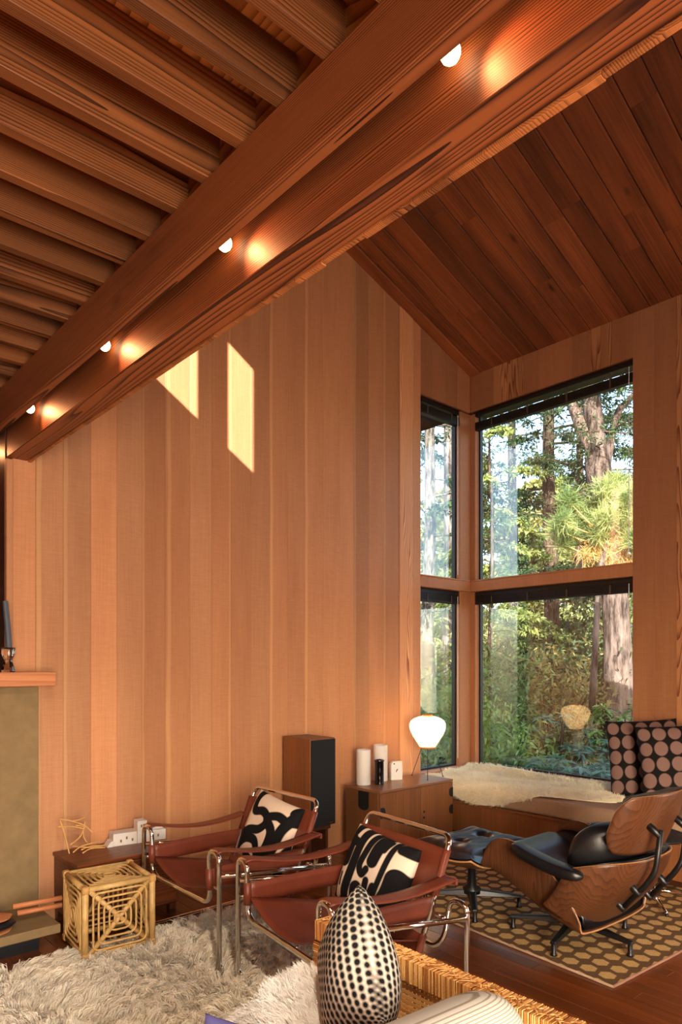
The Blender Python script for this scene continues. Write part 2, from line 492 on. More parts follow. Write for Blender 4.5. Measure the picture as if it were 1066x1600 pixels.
M['pine'] = leaf_mat('pine_needles', (100, 122, 66), (176, 180, 112), 0.5, 0.35)
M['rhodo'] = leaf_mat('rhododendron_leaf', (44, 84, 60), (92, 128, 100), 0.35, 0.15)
M['rhodo_sun'] = leaf_mat('sunlit_shrub_leaf', (88, 122, 46), (160, 178, 88), 0.4, 0.3)  # brighter counterpart of the rhododendron leaf, sunlight put into its colour
M['brush'] = leaf_mat('dry_brush', (96, 80, 44), (150, 134, 76), 0.8, 0.3)
M['soil'] = plain('forest_soil', (74, 62, 44), 0.95, noise=0.6, nscale=1.5)
m, nt, b = new_mat('paper_shade')
tr = N(nt, 'ShaderNodeBsdfTranslucent', Color=lin((255, 236, 206)))
df = N(nt, 'ShaderNodeBsdfDiffuse', Color=lin((250, 236, 212)))
em = N(nt, 'ShaderNodeEmission', Color=lin((255, 206, 140)), Strength=0.25)
mx = N(nt, 'ShaderNodeMixShader'); mx.inputs[0].default_value = 0.3
nt.links.new(tr.outputs[0], mx.inputs[1]); nt.links.new(df.outputs[0], mx.inputs[2])
ad = N(nt, 'ShaderNodeAddShader'); nt.links.new(mx.outputs[0], ad.inputs[0]); nt.links.new(em.outputs[0], ad.inputs[1])
nt.links.new(ad.outputs[0], nt.nodes['Material Output'].inputs['Surface'])
M['paper'] = m
m, nt, b = new_mat('lit_bulb')
em = N(nt, 'ShaderNodeEmission', Color=lin((255, 214, 160)), Strength=9.0)
nt.links.new(em.outputs[0], nt.nodes['Material Output'].inputs['Surface'])
M['bulb'] = m
m, nt, b = new_mat('window_glass')
ge = N(nt, 'ShaderNodeNewGeometry'); dt = nt.nodes.new('ShaderNodeVectorMath'); dt.operation = 'DOT_PRODUCT'
nt.links.new(ge.outputs['Normal'], dt.inputs[0]); nt.links.new(ge.outputs['Incoming'], dt.inputs[1])
sch = mathn(nt, 'ADD', 0.075, mathn(nt, 'MULTIPLY', mathn(nt, 'POWER', mathn(nt, 'SUBTRACT', 1.0, mathn(nt, 'ABSOLUTE', dt.outputs['Value'])), 5.0), 0.90), True)
gl = N(nt, 'ShaderNodeBsdfGlossy', Roughness=0.015); gl.inputs['Color'].default_value = (1, 1, 1, 1)
tp = N(nt, 'ShaderNodeBsdfTransparent'); tp.inputs['Color'].default_value = (0.94, 0.96, 0.94, 1)
mx = N(nt, 'ShaderNodeMixShader')
nt.links.new(sch, mx.inputs[0]); nt.links.new(tp.outputs[0], mx.inputs[1]); nt.links.new(gl.outputs[0], mx.inputs[2])
nt.links.new(mx.outputs[0], nt.nodes['Material Output'].inputs['Surface'])
M['glass'] = m
m, nt, b = new_mat('cut_crystal')
b.inputs['Transmission Weight'].default_value = 1.0; b.inputs['Roughness'].default_value = 0.03; b.inputs['IOR'].default_value = 1.5
b.inputs['Base Color'].default_value = (0.98, 0.97, 0.95, 1)
M['crystal'] = m
# striped linen
m, nt, b = new_mat('striped_linen')
wv = N(nt, 'ShaderNodeTexWave', wave_type='BANDS', bands_direction='Z', Scale=48.0, Distortion=0.0)
nt.links.new(coords(nt, (1, 1, 1), rnd=False), wv.inputs['Vector'])
nt.links.new(ramp(nt, wv.outputs['Fac'], [(0.1, lin((142, 132, 116))), (0.35, lin((188, 182, 170)))]), b.inputs['Base Color'])
b.inputs['Roughness'].default_value = 0.9; b.inputs['Specular IOR Level'].default_value = 0.1
M['linen'] = m
# dotted carpet: six-sided dots on a square lattice
m, nt, b = new_mat('dotted_carpet')
tc = N(nt, 'ShaderNodeTexCoord'); sx = N(nt, 'ShaderNodeSeparateXYZ'); nt.links.new(tc.outputs['Object'], sx.inputs[0])
SPX, SPY = 0.1045, 0.1005
u = mathn(nt, 'SUBTRACT', mathn(nt, 'MULTIPLY', mathn(nt, 'FRACT', mathn(nt, 'DIVIDE', mathn(nt, 'ADD', sx.outputs[0], 10 * SPX - 0.075 + SPX / 2), SPX)), SPX), SPX / 2)
v = mathn(nt, 'SUBTRACT', mathn(nt, 'MULTIPLY', mathn(nt, 'FRACT', mathn(nt, 'DIVIDE', mathn(nt, 'ADD', sx.outputs[1], 10 * SPY - 0.073 + SPY / 2), SPY)), SPY), SPY / 2)
p = mathn(nt, 'ABSOLUTE', mathn(nt, 'MULTIPLY', mathn(nt, 'SUBTRACT', u, v), 0.7071))
q = mathn(nt, 'ABSOLUTE', mathn(nt, 'MULTIPLY', mathn(nt, 'ADD', u, v), 0.7071))
hx = mathn(nt, 'MAXIMUM', q, mathn(nt, 'ADD', mathn(nt, 'MULTIPLY', p, 0.866), mathn(nt, 'MULTIPLY', q, 0.5)))
nz = N(nt, 'ShaderNodeTexNoise', Scale=160.0, Detail=2.0); nt.links.new(tc.outputs['Object'], nz.inputs['Vector'])
hx = mathn(nt, 'ADD', hx, mathn(nt, 'MULTIPLY', mathn(nt, 'SUBTRACT', nz.outputs['Fac'], 0.5), 0.006))
k = ramp(nt, hx, [(0.0365, (1, 1, 1, 1)), (0.0390, (0, 0, 0, 1))])
base = mixc(nt, k, lin((112, 86, 60)), lin((208, 170, 112)))
cc = mixc(nt, 1.0, base, ramp(nt, nz.outputs['Fac'], [(0.3, (0.72, 0.72, 0.72, 1)), (0.7, (1.1, 1.1, 1.1, 1))]), 'MULTIPLY')
nt.links.new(cc, b.inputs['Base Color']); b.inputs['Roughness'].default_value = 0.95; b.inputs['Specular IOR Level'].default_value = 0.1
bumpn(nt, nz.outputs['Fac'], 0.6, 0.004, b)
M['carpet'] = m
# ================================================================== THE ROOM
def tinted(o, k, hue=0.0):
    """slight real difference in tone between boards"""
    o.color = (min(1.6, k * (1 + hue)), k, k * (1 - hue), 1)
    return o

# ---- floor
floor = structure('floor', 'glossy brown oak strip floor', 'floor')
MB().box(XL - 0.1, XB + 0.4, YB - 0.1, YF + 0.1, -0.10, -0.012).build('subfloor', M['darkwood'], floor)
pw = 0.083
x = 0.55; k = 0
while x < XB - 0.02:
    cuts = [YB]; y = YB + random.uniform(0.5, 2.0)
    while y < YA:
        cuts.append(y); y += random.uniform(1.2, 2.6)
    cuts.append(YA)
    for a, c in zip(cuts[:-1], cuts[1:]):
        o = MB().box(x, x + pw - 0.0012, a + 0.0006, c - 0.0006, -0.012, 0.0, 0.0012).build('plank', M['floor'], floor)
        tinted(o, random.uniform(0.72, 1.2), random.uniform(-0.04, 0.06))
    x += pw
for (a, c, d, e) in ((XL, 0.55, YB, YA), (XL, 1.17, YA, YF)):
    MB().box(a, c - 0.001, d, e, -0.012, 0.0).build('floorboards', M['floor'], floor)

# ---- panelled end wall (redwood boards)
wall_back = structure('wall_back', 'tall end wall of vertical redwood boards', 'wall')
def vboard(name, x0, x1, z0, z1a, z1b, mat, parent, y=YA, t=0.022):
    """board on the end wall; z1a / z1b top at x0 / x1"""
    g = 0.0022
    sec = [(x0, y + t), (x0, y + g), (x0 + g, y), (x1 - g, y), (x1, y + g), (x1, y + t)]
    mb = MB(); n = 6
    for (px, py) in sec: mb.v.append(Vector((px, py, z0)))
    for (px, py) in sec:
        tt = (px - x0) / (x1 - x0); mb.v.append(Vector((px, py, z1a * (1 - tt) + z1b * tt)))
    mb.f.append(tuple(range(n))[::-1]); mb.f.append(tuple(range(n, 2 * n)))
    for i in range(n): mb.f.append((i, (i + 1) % n, n + (i + 1) % n, n + i))
    return mb.build(name, mat, parent)
WBX = [1.203, 1.33, 1.488, 1.653, 1.819, 1.985, 2.147, 2.331, 2.499, 2.655, 2.823, 2.994, 3.16, 3.327, 3.508, 3.684, 3.838, 4.01, 4.189, 4.371, 4.56, 4.66]
# sRGB-like tones measured board by board: (value, warmth), sapwood streak position or None
WBT = [(1.02, .02, None), (.93, -.02, 1.345), (.86, -.03, 1.497), (1.06, .03, None), (.90, -.02, None), (.76, .05, 1.988), (.84, .04, 2.175), (.95, -.02, None),
       (.88, .04, 2.652), (.84, .02, None), (.86, .0, None), (.92, .02, 3.005), (.88, .02, None), (.95, .02, 3.338), (.97, .01, None), (.96, .02, None),
       (.76, .0, 3.848), (.88, .01, None), (.80, .01, 4.195), (.74, .01, None), (1.0, .0, None)]
for i in range(len(WBX) - 1):
    x0, x1 = WBX[i], WBX[i + 1]
    kk, hue, sp = WBT[i]
    o = vboard('board', x0, x1 - 0.0006, 0.0, roof_z(x0), roof_z(x1), M['redwood'], wall_back)
    o['sap'] = sp if sp else -9.0
    tinted(o, kk ** 1.25 * .95, hue)
# the strongly figured board beside the window
o = vboard('figured_board', 4.385, 4.555, 0.0, roof_z(4.385), roof_z(4.555), M['redwood_flat'], wall_back, y=YA - 0.004, t=0.006)
o['label'] = 'flat-sawn board with bold wavy grain'
tinted(o, 1.0, .0)
for a, c in zip([4.66, 4.83, 5.0, 5.19], [4.83, 5.0, 5.19, XB]):
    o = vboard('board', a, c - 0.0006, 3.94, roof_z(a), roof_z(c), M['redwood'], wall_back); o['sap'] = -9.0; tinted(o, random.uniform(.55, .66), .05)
    o = vboard('board', a, c - 0.0006, 0.0, 0.50, 0.50, M['redwood'], wall_back); o['sap'] = -9.0; tinted(o, .85, .02)
o = MB().box(1.168, 1.203, YA - 0.012, YA + 0.03, 0, 2.66, 0.003).build('end_trim', M['redwood'], wall_back); o['sap'] = -9.0; tinted(o, .9, -.02)
# sheathing behind the boards
sh = MB()
sh.prism([(1.17, 0), (4.66, 0), (4.66, roof_z(4.66) + .02), (1.17, roof_z(1.17) + .02)], 'y', YA + 0.022, YA + 0.14)
sh.prism([(4.66, 3.94), (XB + .3, 3.94), (XB + .3, roof_z(XB + .3) + .02), (4.66, roof_z(4.66) + .02)], 'y', YA + 0.022, YA + 0.26)
sh.box(4.66, XB + .3, YA + 0.022, YA + 0.26, -.1, 0.495)
sh.build('sheathing', M['darkwood'], wall_back)

# ---- window wall (right)
wall_right = structure('wall_right', 'window wall of vertical redwood boards', 'wall')
def wboard(y0, y1, z0, z1, mat, tone, hue, name='board'):
    g = 0.0022; t = 0.022
    sec = [(XB + t, y0), (XB + g, y0), (XB, y0 + g), (XB, y1 - g), (XB + g, y1), (XB + t, y1)]
    o = MB().prism(sec, 'z', z0, z1).build(name, mat, wall_right); o['sap'] = -9.0
    return tinted(o, tone, hue)
WY0 = 2.545                                  # right jamb of the corner window
ys = [YA, 4.03, 3.88, 3.73, 3.56, 3.40, 3.24, 3.07, 2.90, 2.72, WY0]
for i in range(len(ys) - 1):
    fl = i in (0, 4, 8, 9)
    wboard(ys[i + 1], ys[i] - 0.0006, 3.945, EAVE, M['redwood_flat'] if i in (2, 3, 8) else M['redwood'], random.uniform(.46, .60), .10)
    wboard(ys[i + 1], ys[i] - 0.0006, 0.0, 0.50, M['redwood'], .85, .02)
ys = [WY0, 2.372, 2.205, 2.04, 1.87, 1.70, 1.53, 1.36, 1.19, 1.02, 0.85, 0.68, 0.5, 0.33, 0.1]
for i in range(len(ys) - 1):
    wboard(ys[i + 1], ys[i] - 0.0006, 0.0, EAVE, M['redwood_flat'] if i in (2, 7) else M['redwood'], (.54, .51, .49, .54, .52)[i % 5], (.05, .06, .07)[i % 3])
sh = MB()
sh.box(XB + .022, XB + .26, YB, WY0, -.1, EAVE + .05)
sh.box(XB + .022, XB + .26, WY0, YA + .26, 3.945, EAVE + .05)
sh.box(XB + .022, XB + .26, WY0, YA + .26, -.1, 0.495)
sh.build('sheathing', M['darkwood'], wall_right)
MB().box(XB, XB + .022, YB, 0.1, 0, EAVE).build('panelling', M['redwood'], wall_right)['sap'] = -9.0

# ---- walls out of the frame
wall_left = structure('wall_left', 'timber wall on the left, with two narrow clerestory lights', 'wall')
z0c, z1c = 5.648, 6.396
lw = MB()
lw.box(XL - .12, XL, YB, YF, -.1, z0c)
lw.box(XL - .008, XL, YB, YF, z1c, roof_z(XL) + .1)
for a, c in ((YB, .233), (.424, .635), (.935, YF)):
    lw.box(XL - .008, XL, a, c, z0c, z1c)
lw.build('panelling', M['redwood'], wall_left)['sap'] = -9.0
wall_rear = structure('wall_rear', 'timber wall behind the viewer with an opening added for fill light', 'wall')
rw = MB()
rw.box(XL, -1.55, YB - .12, YB, 0, 2.95).box(0.85, XB, YB - .12, YB, 0, 2.95).box(-1.55, 0.85, YB - .12, YB, 2.35, 2.95).box(-1.55, 0.85, YB - .12, YB, 0, .25)
rw.prism([(XL, 2.95), (XB + .2, 2.95), (XB + .2, roof_z(XB + .2) + .05), (XL, roof_z(XL) + .05)], 'y', YB - .12, YB)
rw.build('panelling', M['redwood'], wall_rear)['sap'] = -9.0
wall_far = structure('wall_far', 'dark wall past the chimney breast', 'wall')
MB().box(XL, 1.17, YF, YF + .12, -.1, roof_z(XL)).box(1.17, 1.29, YA + .14, YF, -.1, roof_z(1.17)).build('panelling', M['darkwood'], wall_far)

# ---- roof ceiling: boards running down the slope
ceiling = structure('ceiling', 'sloping ceiling of dark stained boards', 'ceiling')
yb = [4.036, 3.91, 3.745, 3.56, 3.414, 3.23, 3.072, 2.909, 2.741, 2.57, 2.411, 2.24]
while yb[-1] > YB: yb.append(yb[-1] - 0.166)
n_sl = Vector((SLOPE, 0, 1)).normalized()
def slope_piece(name, x0, x1, y0, y1, t, mat, parent, drop=0.0):
    g = 0.006
    mb = MB()
    for (xx) in (x0, x1):
        for (yy, dz) in ((y0, t), (y0, g), (y0 + g, 0), (y1 - g, 0), (y1, g), (y1, t)):
            mb.v.append(Vector((xx, yy, roof_z(xx) + dz - drop)))
    mb.f = [tuple(range(6)), tuple(range(6, 12))[::-1]] + [(i, 6 + i, 6 + (i + 1) % 6, (i + 1) % 6) for i in range(6)]
    return mb.build(name, mat, parent)
for i in range(len(yb) - 1):
    a, c = yb[i + 1], yb[i] - 0.005
    cuts = [XB + 0.02, XB - random.uniform(.3, 1.5)]
    while cuts[-1] > 1.2: cuts.append(cuts[-1] - random.uniform(1.2, 2.6))
    cuts = [q for q in cuts if q > 0.9] + [XL]
    base = random.uniform(.62, 1.1)
    for q in range(len(cuts) - 1):
        o = slope_piece('plank', cuts[q + 1] + .0015, cuts[q], a, c, 0.025, M['roof'], ceiling)
        tinted(o, base * random.uniform(.9, 1.1), random.uniform(.0, .06))
o = slope_piece('edge_board', XL, XB + .01, 4.036, YA + .02, .03, M['roof'], ceiling, drop=0.012); tinted(o, 1.35, .02)
mb = MB().prism([(XB + .5, roof_z(XB + .5) + .025), (XL - .2, roof_z(XL - .2) + .025), (XL - .2, roof_z(XL - .2) + .2), (XB + .5, roof_z(XB + .5) + .2)], 'y', YB - .3, YF + .3)
mb.build('roof_deck', M['darkwood'], ceiling)

# ---- loft: beams, joists and plywood deck overhead
loft = structure('ceiling_loft', 'underside of the loft: fir joists on a doubled beam', 'ceiling')
def beam(name, x0, x1, z0, z1, mat, tone, hue, y0=YB, y1=YF, c=0.004):
    o = MB().box(x0, x1, y0, y1, z0, z1, c).build(name, mat, loft); tinted(o, tone, hue); return o
beam('outer_beam', 1.174, 1.284, 2.668, 3.12, M['beam'], .62, .13)['label'] = 'deep fir beam at the loft edge'
beam('inner_beam', 1.056, 1.100, 2.745, 2.938, M['beam'], .62, .05)['label'] = 'slimmer fir beam carrying the joists'
# splintered pale edge strip along the outer beam
y = YB; 
while y < YA:
    l = random.uniform(.10, .34)
    e = random.uniform(0, .006)
    o = MB().box(1.285, 1.300 + e, y, min(y + l, YA - .001), 2.663 + random.uniform(-.002, .004), 2.80, 0.001).build('edge_strip', M['joist'], loft)
    tinted(o, random.uniform(1.0, 1.3), .0); y += l + .0008
o = MB().box(1.1005, 1.1735, YB, YF, 2.90, 2.936).build('light_stop_strip', M['joist'], loft); tinted(o, .5, .05)  # cover strip added over the gap to stop bulb light reaching the deck
jy = [1.215 + .1877 * k for k in range(-12, 23)]
for y in jy:
    o = MB().box(XL, 1.10, y, y + .039, 2.939, 3.078, 0.003).build('joist', M['joist'], loft)
    tinted(o, random.uniform(.34, .70), random.uniform(-.03, .05))
for a, c in ((YB, -.9), (-.9, .32), (.32, 1.54), (1.54, 2.76), (2.76, 3.98), (3.98, YF)):
    o = MB().box(XL, 1.28, a, c - .002, 3.079, 3.098).build('plywood_panel', M['deck'], loft)

# unseen dropped header behind the viewer, added to keep light off the joists
shade_header = MB().box(XL + .01, 1.17, -.62, -.50, 2.30, 2.938, .004).build('header', M['beam'], loft); tinted(shade_header, .7, .05)
# ---- corner window: post, transoms, sills, frames, panes
YG, XG = 4.262, 5.52                      # glass planes
post = MB().box(5.275, 5.44, 4.19, YG + .02, 0.5, 3.945, .004).box(5.44, XG + .02, 4.138, YG + .02, 0.5, 3.945, .004).build('trim_1', M['redwood'])
post['kind'] = 'structure'; post['label'] = 'redwood corner post between the windows'; post['category'] = 'trim'; post['sap'] = -9.0; tinted(post, .64, .06)
def trim(name, mb, label, tone=.9, hue=.03, mat='redwood'):
    o = mb.build(name, M[mat]); o['kind'] = 'structure'; o['label'] = label; o['category'] = 'trim'; o['sap'] = -9.0; tinted(o, tone, hue); return o
trim('trim_2', MB().box(4.66, XB - .0005, YA - .001, YG + .12, 2.203, 2.30, .002).box(4.655, XB - .012, YA - .010, YG + .05, 2.30, 2.312, .002), 'redwood transom across the narrow corner window', .72, .04)
trim('trim_3', MB().box(XB - .001, XG + .12, WY0, YA, 2.203, 2.30, .002).box(XB - .010, XG + .05, WY0, YA - .012, 2.30, 2.312, .002), 'redwood transom across the wide corner window', .68, .06)
trim('trim_4', MB().box(4.66, 5.30, YA - .012, YG + .10, .500, .520, .003), 'narrow window sill beside the paper lamp', 1.1, -.02)
trim('trim_5', MB().box(XB - .012, XG + .10, WY0, 4.138, .500, .520, .003), 'wide window sill behind the bench', 1.0, .0)
def frame_A(n, z0, z1, label):
    w = structure('window_%d' % n, label, 'window')
    a, c = 4.66, 5.275; t = .018
    MB().box(a, a + t, YG - .02, YG + .02, z0, z1).box(c - t, c, YG - .02, YG + .02, z0, z1).box(a + t, c - t, YG - .02, YG + .02, z0, z0 + t).box(a + t, c - t, YG - .02, YG + .02, z1 - t, z1).build('window_frame', M['frame'], w)
    MB().box(a + t, c - t, YG, YG + .006, z0 + t, z1 - t).build('pane', M['glass'], w)
def frame_B(n, z0, z1, label):
    w = structure('window_%d' % n, label, 'window')
    a, c = WY0, 4.138; t = .018
    MB().box(XG - .02, XG + .02, a, a + t, z0, z1).box(XG - .02, XG + .02, c - t, c, z0, z1).box(XG - .02, XG + .02, a + t, c - t, z0, z0 + t).box(XG - .02, XG + .02, a + t, c - t, z1 - t, z1).build('window_frame', M['frame'], w)
    MB().box(XG, XG + .006, a + t, c - t, z0 + t, z1 - t).build('pane', M['glass'], w)
frame_A(1, 2.312, 3.945, 'upper narrow pane of the corner window')
frame_B(2, 2.312, 3.945, 'upper wide pane of the corner window')
frame_A(3, .520, 2.203, 'lower narrow pane behind the paper lamp')
frame_B(4, .520, 2.203, 'lower wide pane above the bench')

# ---- blinds, drawn up
def blind(label, wide, top, gap, wand):
    t = thing('window_blind', label, 'blind', (0, 0, 0), group='drawn-up dark window blinds')
    if wide: a, c = WY0 + .012, 4.126
    else: a, c = 4.672, 5.262
    def bx(lo, hi, d0, d1, z0, z1, ch=.002):
        return MB().box(XB + d0, XB + d1, lo, hi, z0, z1, ch) if wide else MB().box(lo, hi, YA + d0, YA + d1, z0, z1, ch)
    bx(a, c, .045, .090, top - .042, top - .002).build('headrail', M['blind'], t)
    z = top - .042 - gap
    for k in range(9):
        bx(a + .004, c - .004, .042, .092, z - .0062, z - .0012, 0).build('slat', M['blind'], t); z -= .0066
    bx(a + .002, c - .002, .040, .094, z - .020, z - .001).build('bottom_rail', M['blind'], t)
    n = 4 if wide else 2
    for k in range(n):
        q = a + (c - a) * ((k + .5) / n if wide else (.22 + .58 * k))
        bx(q - .007, q + .007, .0385, .0398, z - .018, top - .05, 0).build('ladder_tape', M['tape'], t)
    if wand:
        q = a + .035
        p0 = (XB + .036, q, top - .05) if wide else (c - .03, YA + .036, top - .05)
        p1 = (p0[0], p0[1], wand)
        MB().tube([p0, p1], .0028, 6).build('wand', M['wand'], t)
    return t
blind('dark blind drawn up at the top of the upper narrow pane', False, 3.94, .02, 2.36)
blind('dark blind drawn up under the header of the upper wide pane', True, 3.945, .055, 2.36)
blind('dark blind drawn up under the transom, lower narrow pane', False, 2.20, .0, .60)
blind('dark blind drawn up under the transom, lower wide pane', True, 2.20, .0, 1.30)

# ---- little bulbs between the two beams
for i, y in enumerate((.93, 1.812, 2.712, 3.634, 4.53)):
    t = thing('beam_lamp', ('round bulb glowing between the beams, nearest the viewer', 'round bulb glowing between the beams, second from the top right',
        'round bulb glowing between the beams, third from the top right', 'round bulb glowing between the beams, nearest the panelled wall', 'round bulb glowing between the beams past the panelled wall')[i],
        'lamp', (1.137, y, 2.79), group='bulbs between the beams')
    MB().lathe([(0.0001, -.023), (.010, -.021), (.0175, -.0145), (.022, -.005), (.0225, .004), (.019, .014), (.013, .023), (.011, .03)], 16).build('bulb', M['bulb'], t, True)
    MB().lathe([(.016, .028), (.018, .03), (.018, .07), (.014, .075)], 14).build('socket', M['black_metal'], t, True)
    l = bpy.data.lights.new('bulb_light', 'SPOT'); l.energy = 4.2; l.color = (1.0, .38, .14); l.shadow_soft_size = .015; l.spot_size = math.radians(95); l.spot_blend = .9
    o = bpy.data.objects.new('bulb_light', l); link(o, t); o.location = (-.024, -.034, -.006)
    o.rotation_euler = Vector((.22, -.75, -.55)).to_track_quat('-Z', 'Y').to_euler()

# ---- fireplace, mantel, hearth
fp = MB().box(XL + .3, 1.313, 4.05, 4.13, 0, 1.378, .004).build('chimney_breast', M['concrete'])
tag(fp, 'olive-brown plastered fireplace face under the mantel', 'fireplace')
mt = MB().box(XL + .3, 1.369, 3.93, 4.135, 1.380, 1.457, .003).build('mantel_shelf', M['mantel'])
tag(mt, 'thick redwood mantel shelf over the plastered fireplace', 'mantel')
hs = MB().box(XL + .3, 1.297, 3.655, 4.045, .100, .147, .004).build('hearth_slab', M['concrete'])
shade_plinth = MB().box(XL + .4, 1.22, 3.76, 4.04, 0, .0995).build('plinth', M['black_matte'], hs)  # black colour stands in for the shade in the gap below the slab
tag(hs, 'raised stone hearth slab in front of the fireplace', 'hearth')

# ---- spotlights added under the loft joists to brighten the room, out of frame
def added_spot(label, loc, aim, power, ang, col=(1.0, .85, .66), soft=.06):
    d = (Vector(aim) - Vector(loc)).normalized()
    t = thing('added_spotlight', label, 'lamp', loc, group='added spotlights under the loft')
    q = d.to_track_quat('-Z', 'Y').to_matrix().to_4x4()
    MB().lathe([(.026, .05), (.030, .045), (.045, -.02), (.048, -.055), (.044, -.055), (.040, -.02), (.024, .04)], 20).build('shade', M['black_metal'], t, True, q)
    MB().tube([(0, 0, .03), (0, 0, 2.938 - loc[2])], .008, 8).build('stem', M['black_metal'], t, True)
    l = bpy.data.lights.new('spot_light', 'SPOT'); l.energy = power; l.color = col; l.spot_size = math.radians(ang); l.spot_blend = .7; l.shadow_soft_size = soft
    o = bpy.data.objects.new('spot_light', l); link(o, t); o.location = d * .06; o.rotation_euler = d.to_track_quat('-Z', 'Y').to_euler()
added_spot('added black spotlight under the joists aimed at the hearth', (-.35, 1.1, 2.80), (1.7, 4.1, .6), 36, 85)
added_spot('added black spotlight under the joists aimed at the shag rug', (.45, .25, 2.80), (1.2, 3.0, .0), 260, 60)
added_spot('added black spotlight under the joists aimed at the lounge chair', (.92, -.25, 2.80), (3.5, 1.9, .2), 170, 70, soft=.12)

# every piece of timber gets its origin at its middle, so its grain runs round its own pith
for st_ in (floor, wall_back, wall_right, ceiling, loft):
    for o in st_.children:
        if o.type != 'MESH': continue
        n_ = len(o.data.vertices); co = np.empty(n_ * 3, dtype=np.float32); o.data.vertices.foreach_get('co', co); co = co.reshape(-1, 3)
        c_ = (co.min(0) + co.max(0)) / 2
        o.data.vertices.foreach_set('co', (co - c_).ravel()); o.data.update(); o.location = [float(q) for q in c_]
# ================================================================== FURNITURE
# ---- printed pillows
def pillow(name, w, h, t, n, mat, parent, ink=None, pinch=.05, sag=0.0):
    """square cushion in its XZ plane, front towards -Y; ink(u,v,side) -> signed distance in metres"""
    verts = []; inkv = []; faces = []
    m = n + 1
    for side in (-1, 1):
        for j in range(m):
            for i in range(m):
                u = -1 + 2 * i / n; v = -1 + 2 * j / n
                x = u * w / 2 * (1 - pinch * (1 - v * v) * abs(u) ** 3)
                z = v * h / 2 * (1 - pinch * (1 - u * u) * abs(v) ** 3)
                d = max(0.0, (1 - u ** 4) * (1 - v ** 4)) ** .55
                d *= 1 - .25 * (u * u + v * v) / 2 + .04 * math.sin(5 * u + 2 * v)
                z -= sag * (1 - v) * .0
                verts.append((x, side * (d * t / 2 + .0004), z))
                inkv.append(ink(u, v, side) if ink else 1.0)
    for s in range(2):
        b = s * m * m
        for j in range(n):
            for i in range(n):
                q = (b + j * m + i, b + j * m + i + 1, b + (j + 1) * m + i + 1, b + (j + 1) * m + i)
                faces.append(q if s == 0 else q[::-1])
    rim = [i for i in range(m)] + [j * m + n for j in range(1, m)] + [n * m + i for i in range(n - 1, -1, -1)] + [j * m for j in range(n - 1, 0, -1)]
    for a, c in zip(rim, rim[1:] + rim[:1]):
        faces.append((a, c, m * m + c, m * m + a)[::-1])
    o = pymesh(name, verts, faces, mat, parent, True)
    if ink:
        at = o.data.attributes.new('ink', 'FLOAT', 'POINT'); at.data.foreach_set('value', inkv)
    return o
def seg_d(px, py, a, b):
    ax, ay = a; bx, by = b
    dx, dy = bx - ax, by - ay
    t = max(0, min(1, ((px - ax) * dx + (py - ay) * dy) / (dx * dx + dy * dy + 1e-9)))
    return math.hypot(px - ax - t * dx, py - ay - t * dy)
def smoothline(pts, k=6):
    out = []
    P_ = [pts[0]] + list(pts) + [pts[-1]]
    for i in range(1, len(P_) - 2):
        p0, p1, p2, p3 = P_[i - 1], P_[i], P_[i + 1], P_[i + 2]
        for q in range(k):
            t = q / k
            out.append(tuple(.5 * ((2 * p1[c]) + (-p0[c] + p2[c]) * t + (2 * p0[c] - 5 * p1[c] + 4 * p2[c] - p3[c]) * t * t + (-p0[c] + 3 * p1[c] - 3 * p2[c] + p3[c]) * t ** 3) for c in (0, 1)))
    out.append(pts[-1]); return out
def strokes(lines, half):
    L_ = [(smoothline(l), w) for l, w in lines]
    def f(u, v, side):
        d = 9
        for pl, w in L_:
            for a, c in zip(pl[:-1], pl[1:]):
                d = min(d, seg_d(u, v, a, c) - w)
        return d * half
    return f
# the broad black brush loops on the far chair's pillow (u right, v up, -1..1)
loops = strokes([
    ([(-.72, 1.1), (-.70, .70), (-.55, .42), (-.2, .50), (.05, .42), (.12, .2), (-.1, -.02), (-.5, -.15), (-.9, -.45), (-1.1, -.75)], .13),
    ([(.12, .42), (.45, .55), (.8, .50), (1.1, .62)], .13),
    ([(.15, .30), (.42, .10), (.45, -.30), (.30, -.72), (.1, -1.1)], .15),
    ([(-1.1, -.95), (-.75, -.62), (-.45, -.38), (-.1, -.35), (.08, -.62), (.12, -1.1)], .14),
    ([(-.55, -1.15), (-.42, -.92), (-.22, -.90), (-.1, -1.15)], .13),
    ([(.95, .75), (.72, .22), (.66, -.30), (.52, -.80), (.5, -1.1)], .15),
    ([(1.1, -.1), (.98, -.5), (.90, -1.1)], .13),
    ([(-1.15, .2), (-.95, .0), (-.78, -.2)], .05),
    ([(1.0, .95), (.85, .8), (1.1, .6)], .12)], .22)
fingers = strokes([
    ([(-.78, 1.1), (-.82, .8)], .12), ([(-.80, .55), (-.78, .05)], .20), ([(-.62, .6), (-.60, .55)], .1),
    ([(-.42, 1.05), (-.44, .4), (-.45, -.35), (-.52, -1.1)], .14),
    ([(-.95, -.15), (-.92, -.6), (-1.0, -1.1)], .12), ([(-.62, -.95), (-.60, -1.1)], .08), ([(-.72, -.30), (-.70, -.6)], .04),
    ([(-.1, 1.05), (-.15, .5), (-.22, .08), (-.08, -.10), (.02, .05)], .10),
    ([(.16, 1.05), (.14, .55), (.12, .30)], .17), ([(.34, .9), (.30, .65)], .07),
    ([(-.12, -.5), (-.1, -.85), (-.15, -1.1)], .20), ([(.12, -.2), (.16, -.55), (.28, -.62), (.36, -.25)], .10),
    ([(.50, 1.05), (.48, .4), (.44, -.3), (.38, -1.1)], .075),
    ([(.82, .12), (.80, -.3), (.66, -.8), (.64, -1.1)], .26), ([(.86, -.6), (.84, -1.1)], .14),
    ([(.7, .88), (1.0, .86)], .16), ([(1.02, -.2), (1.1, -.6)], .02)], .22)
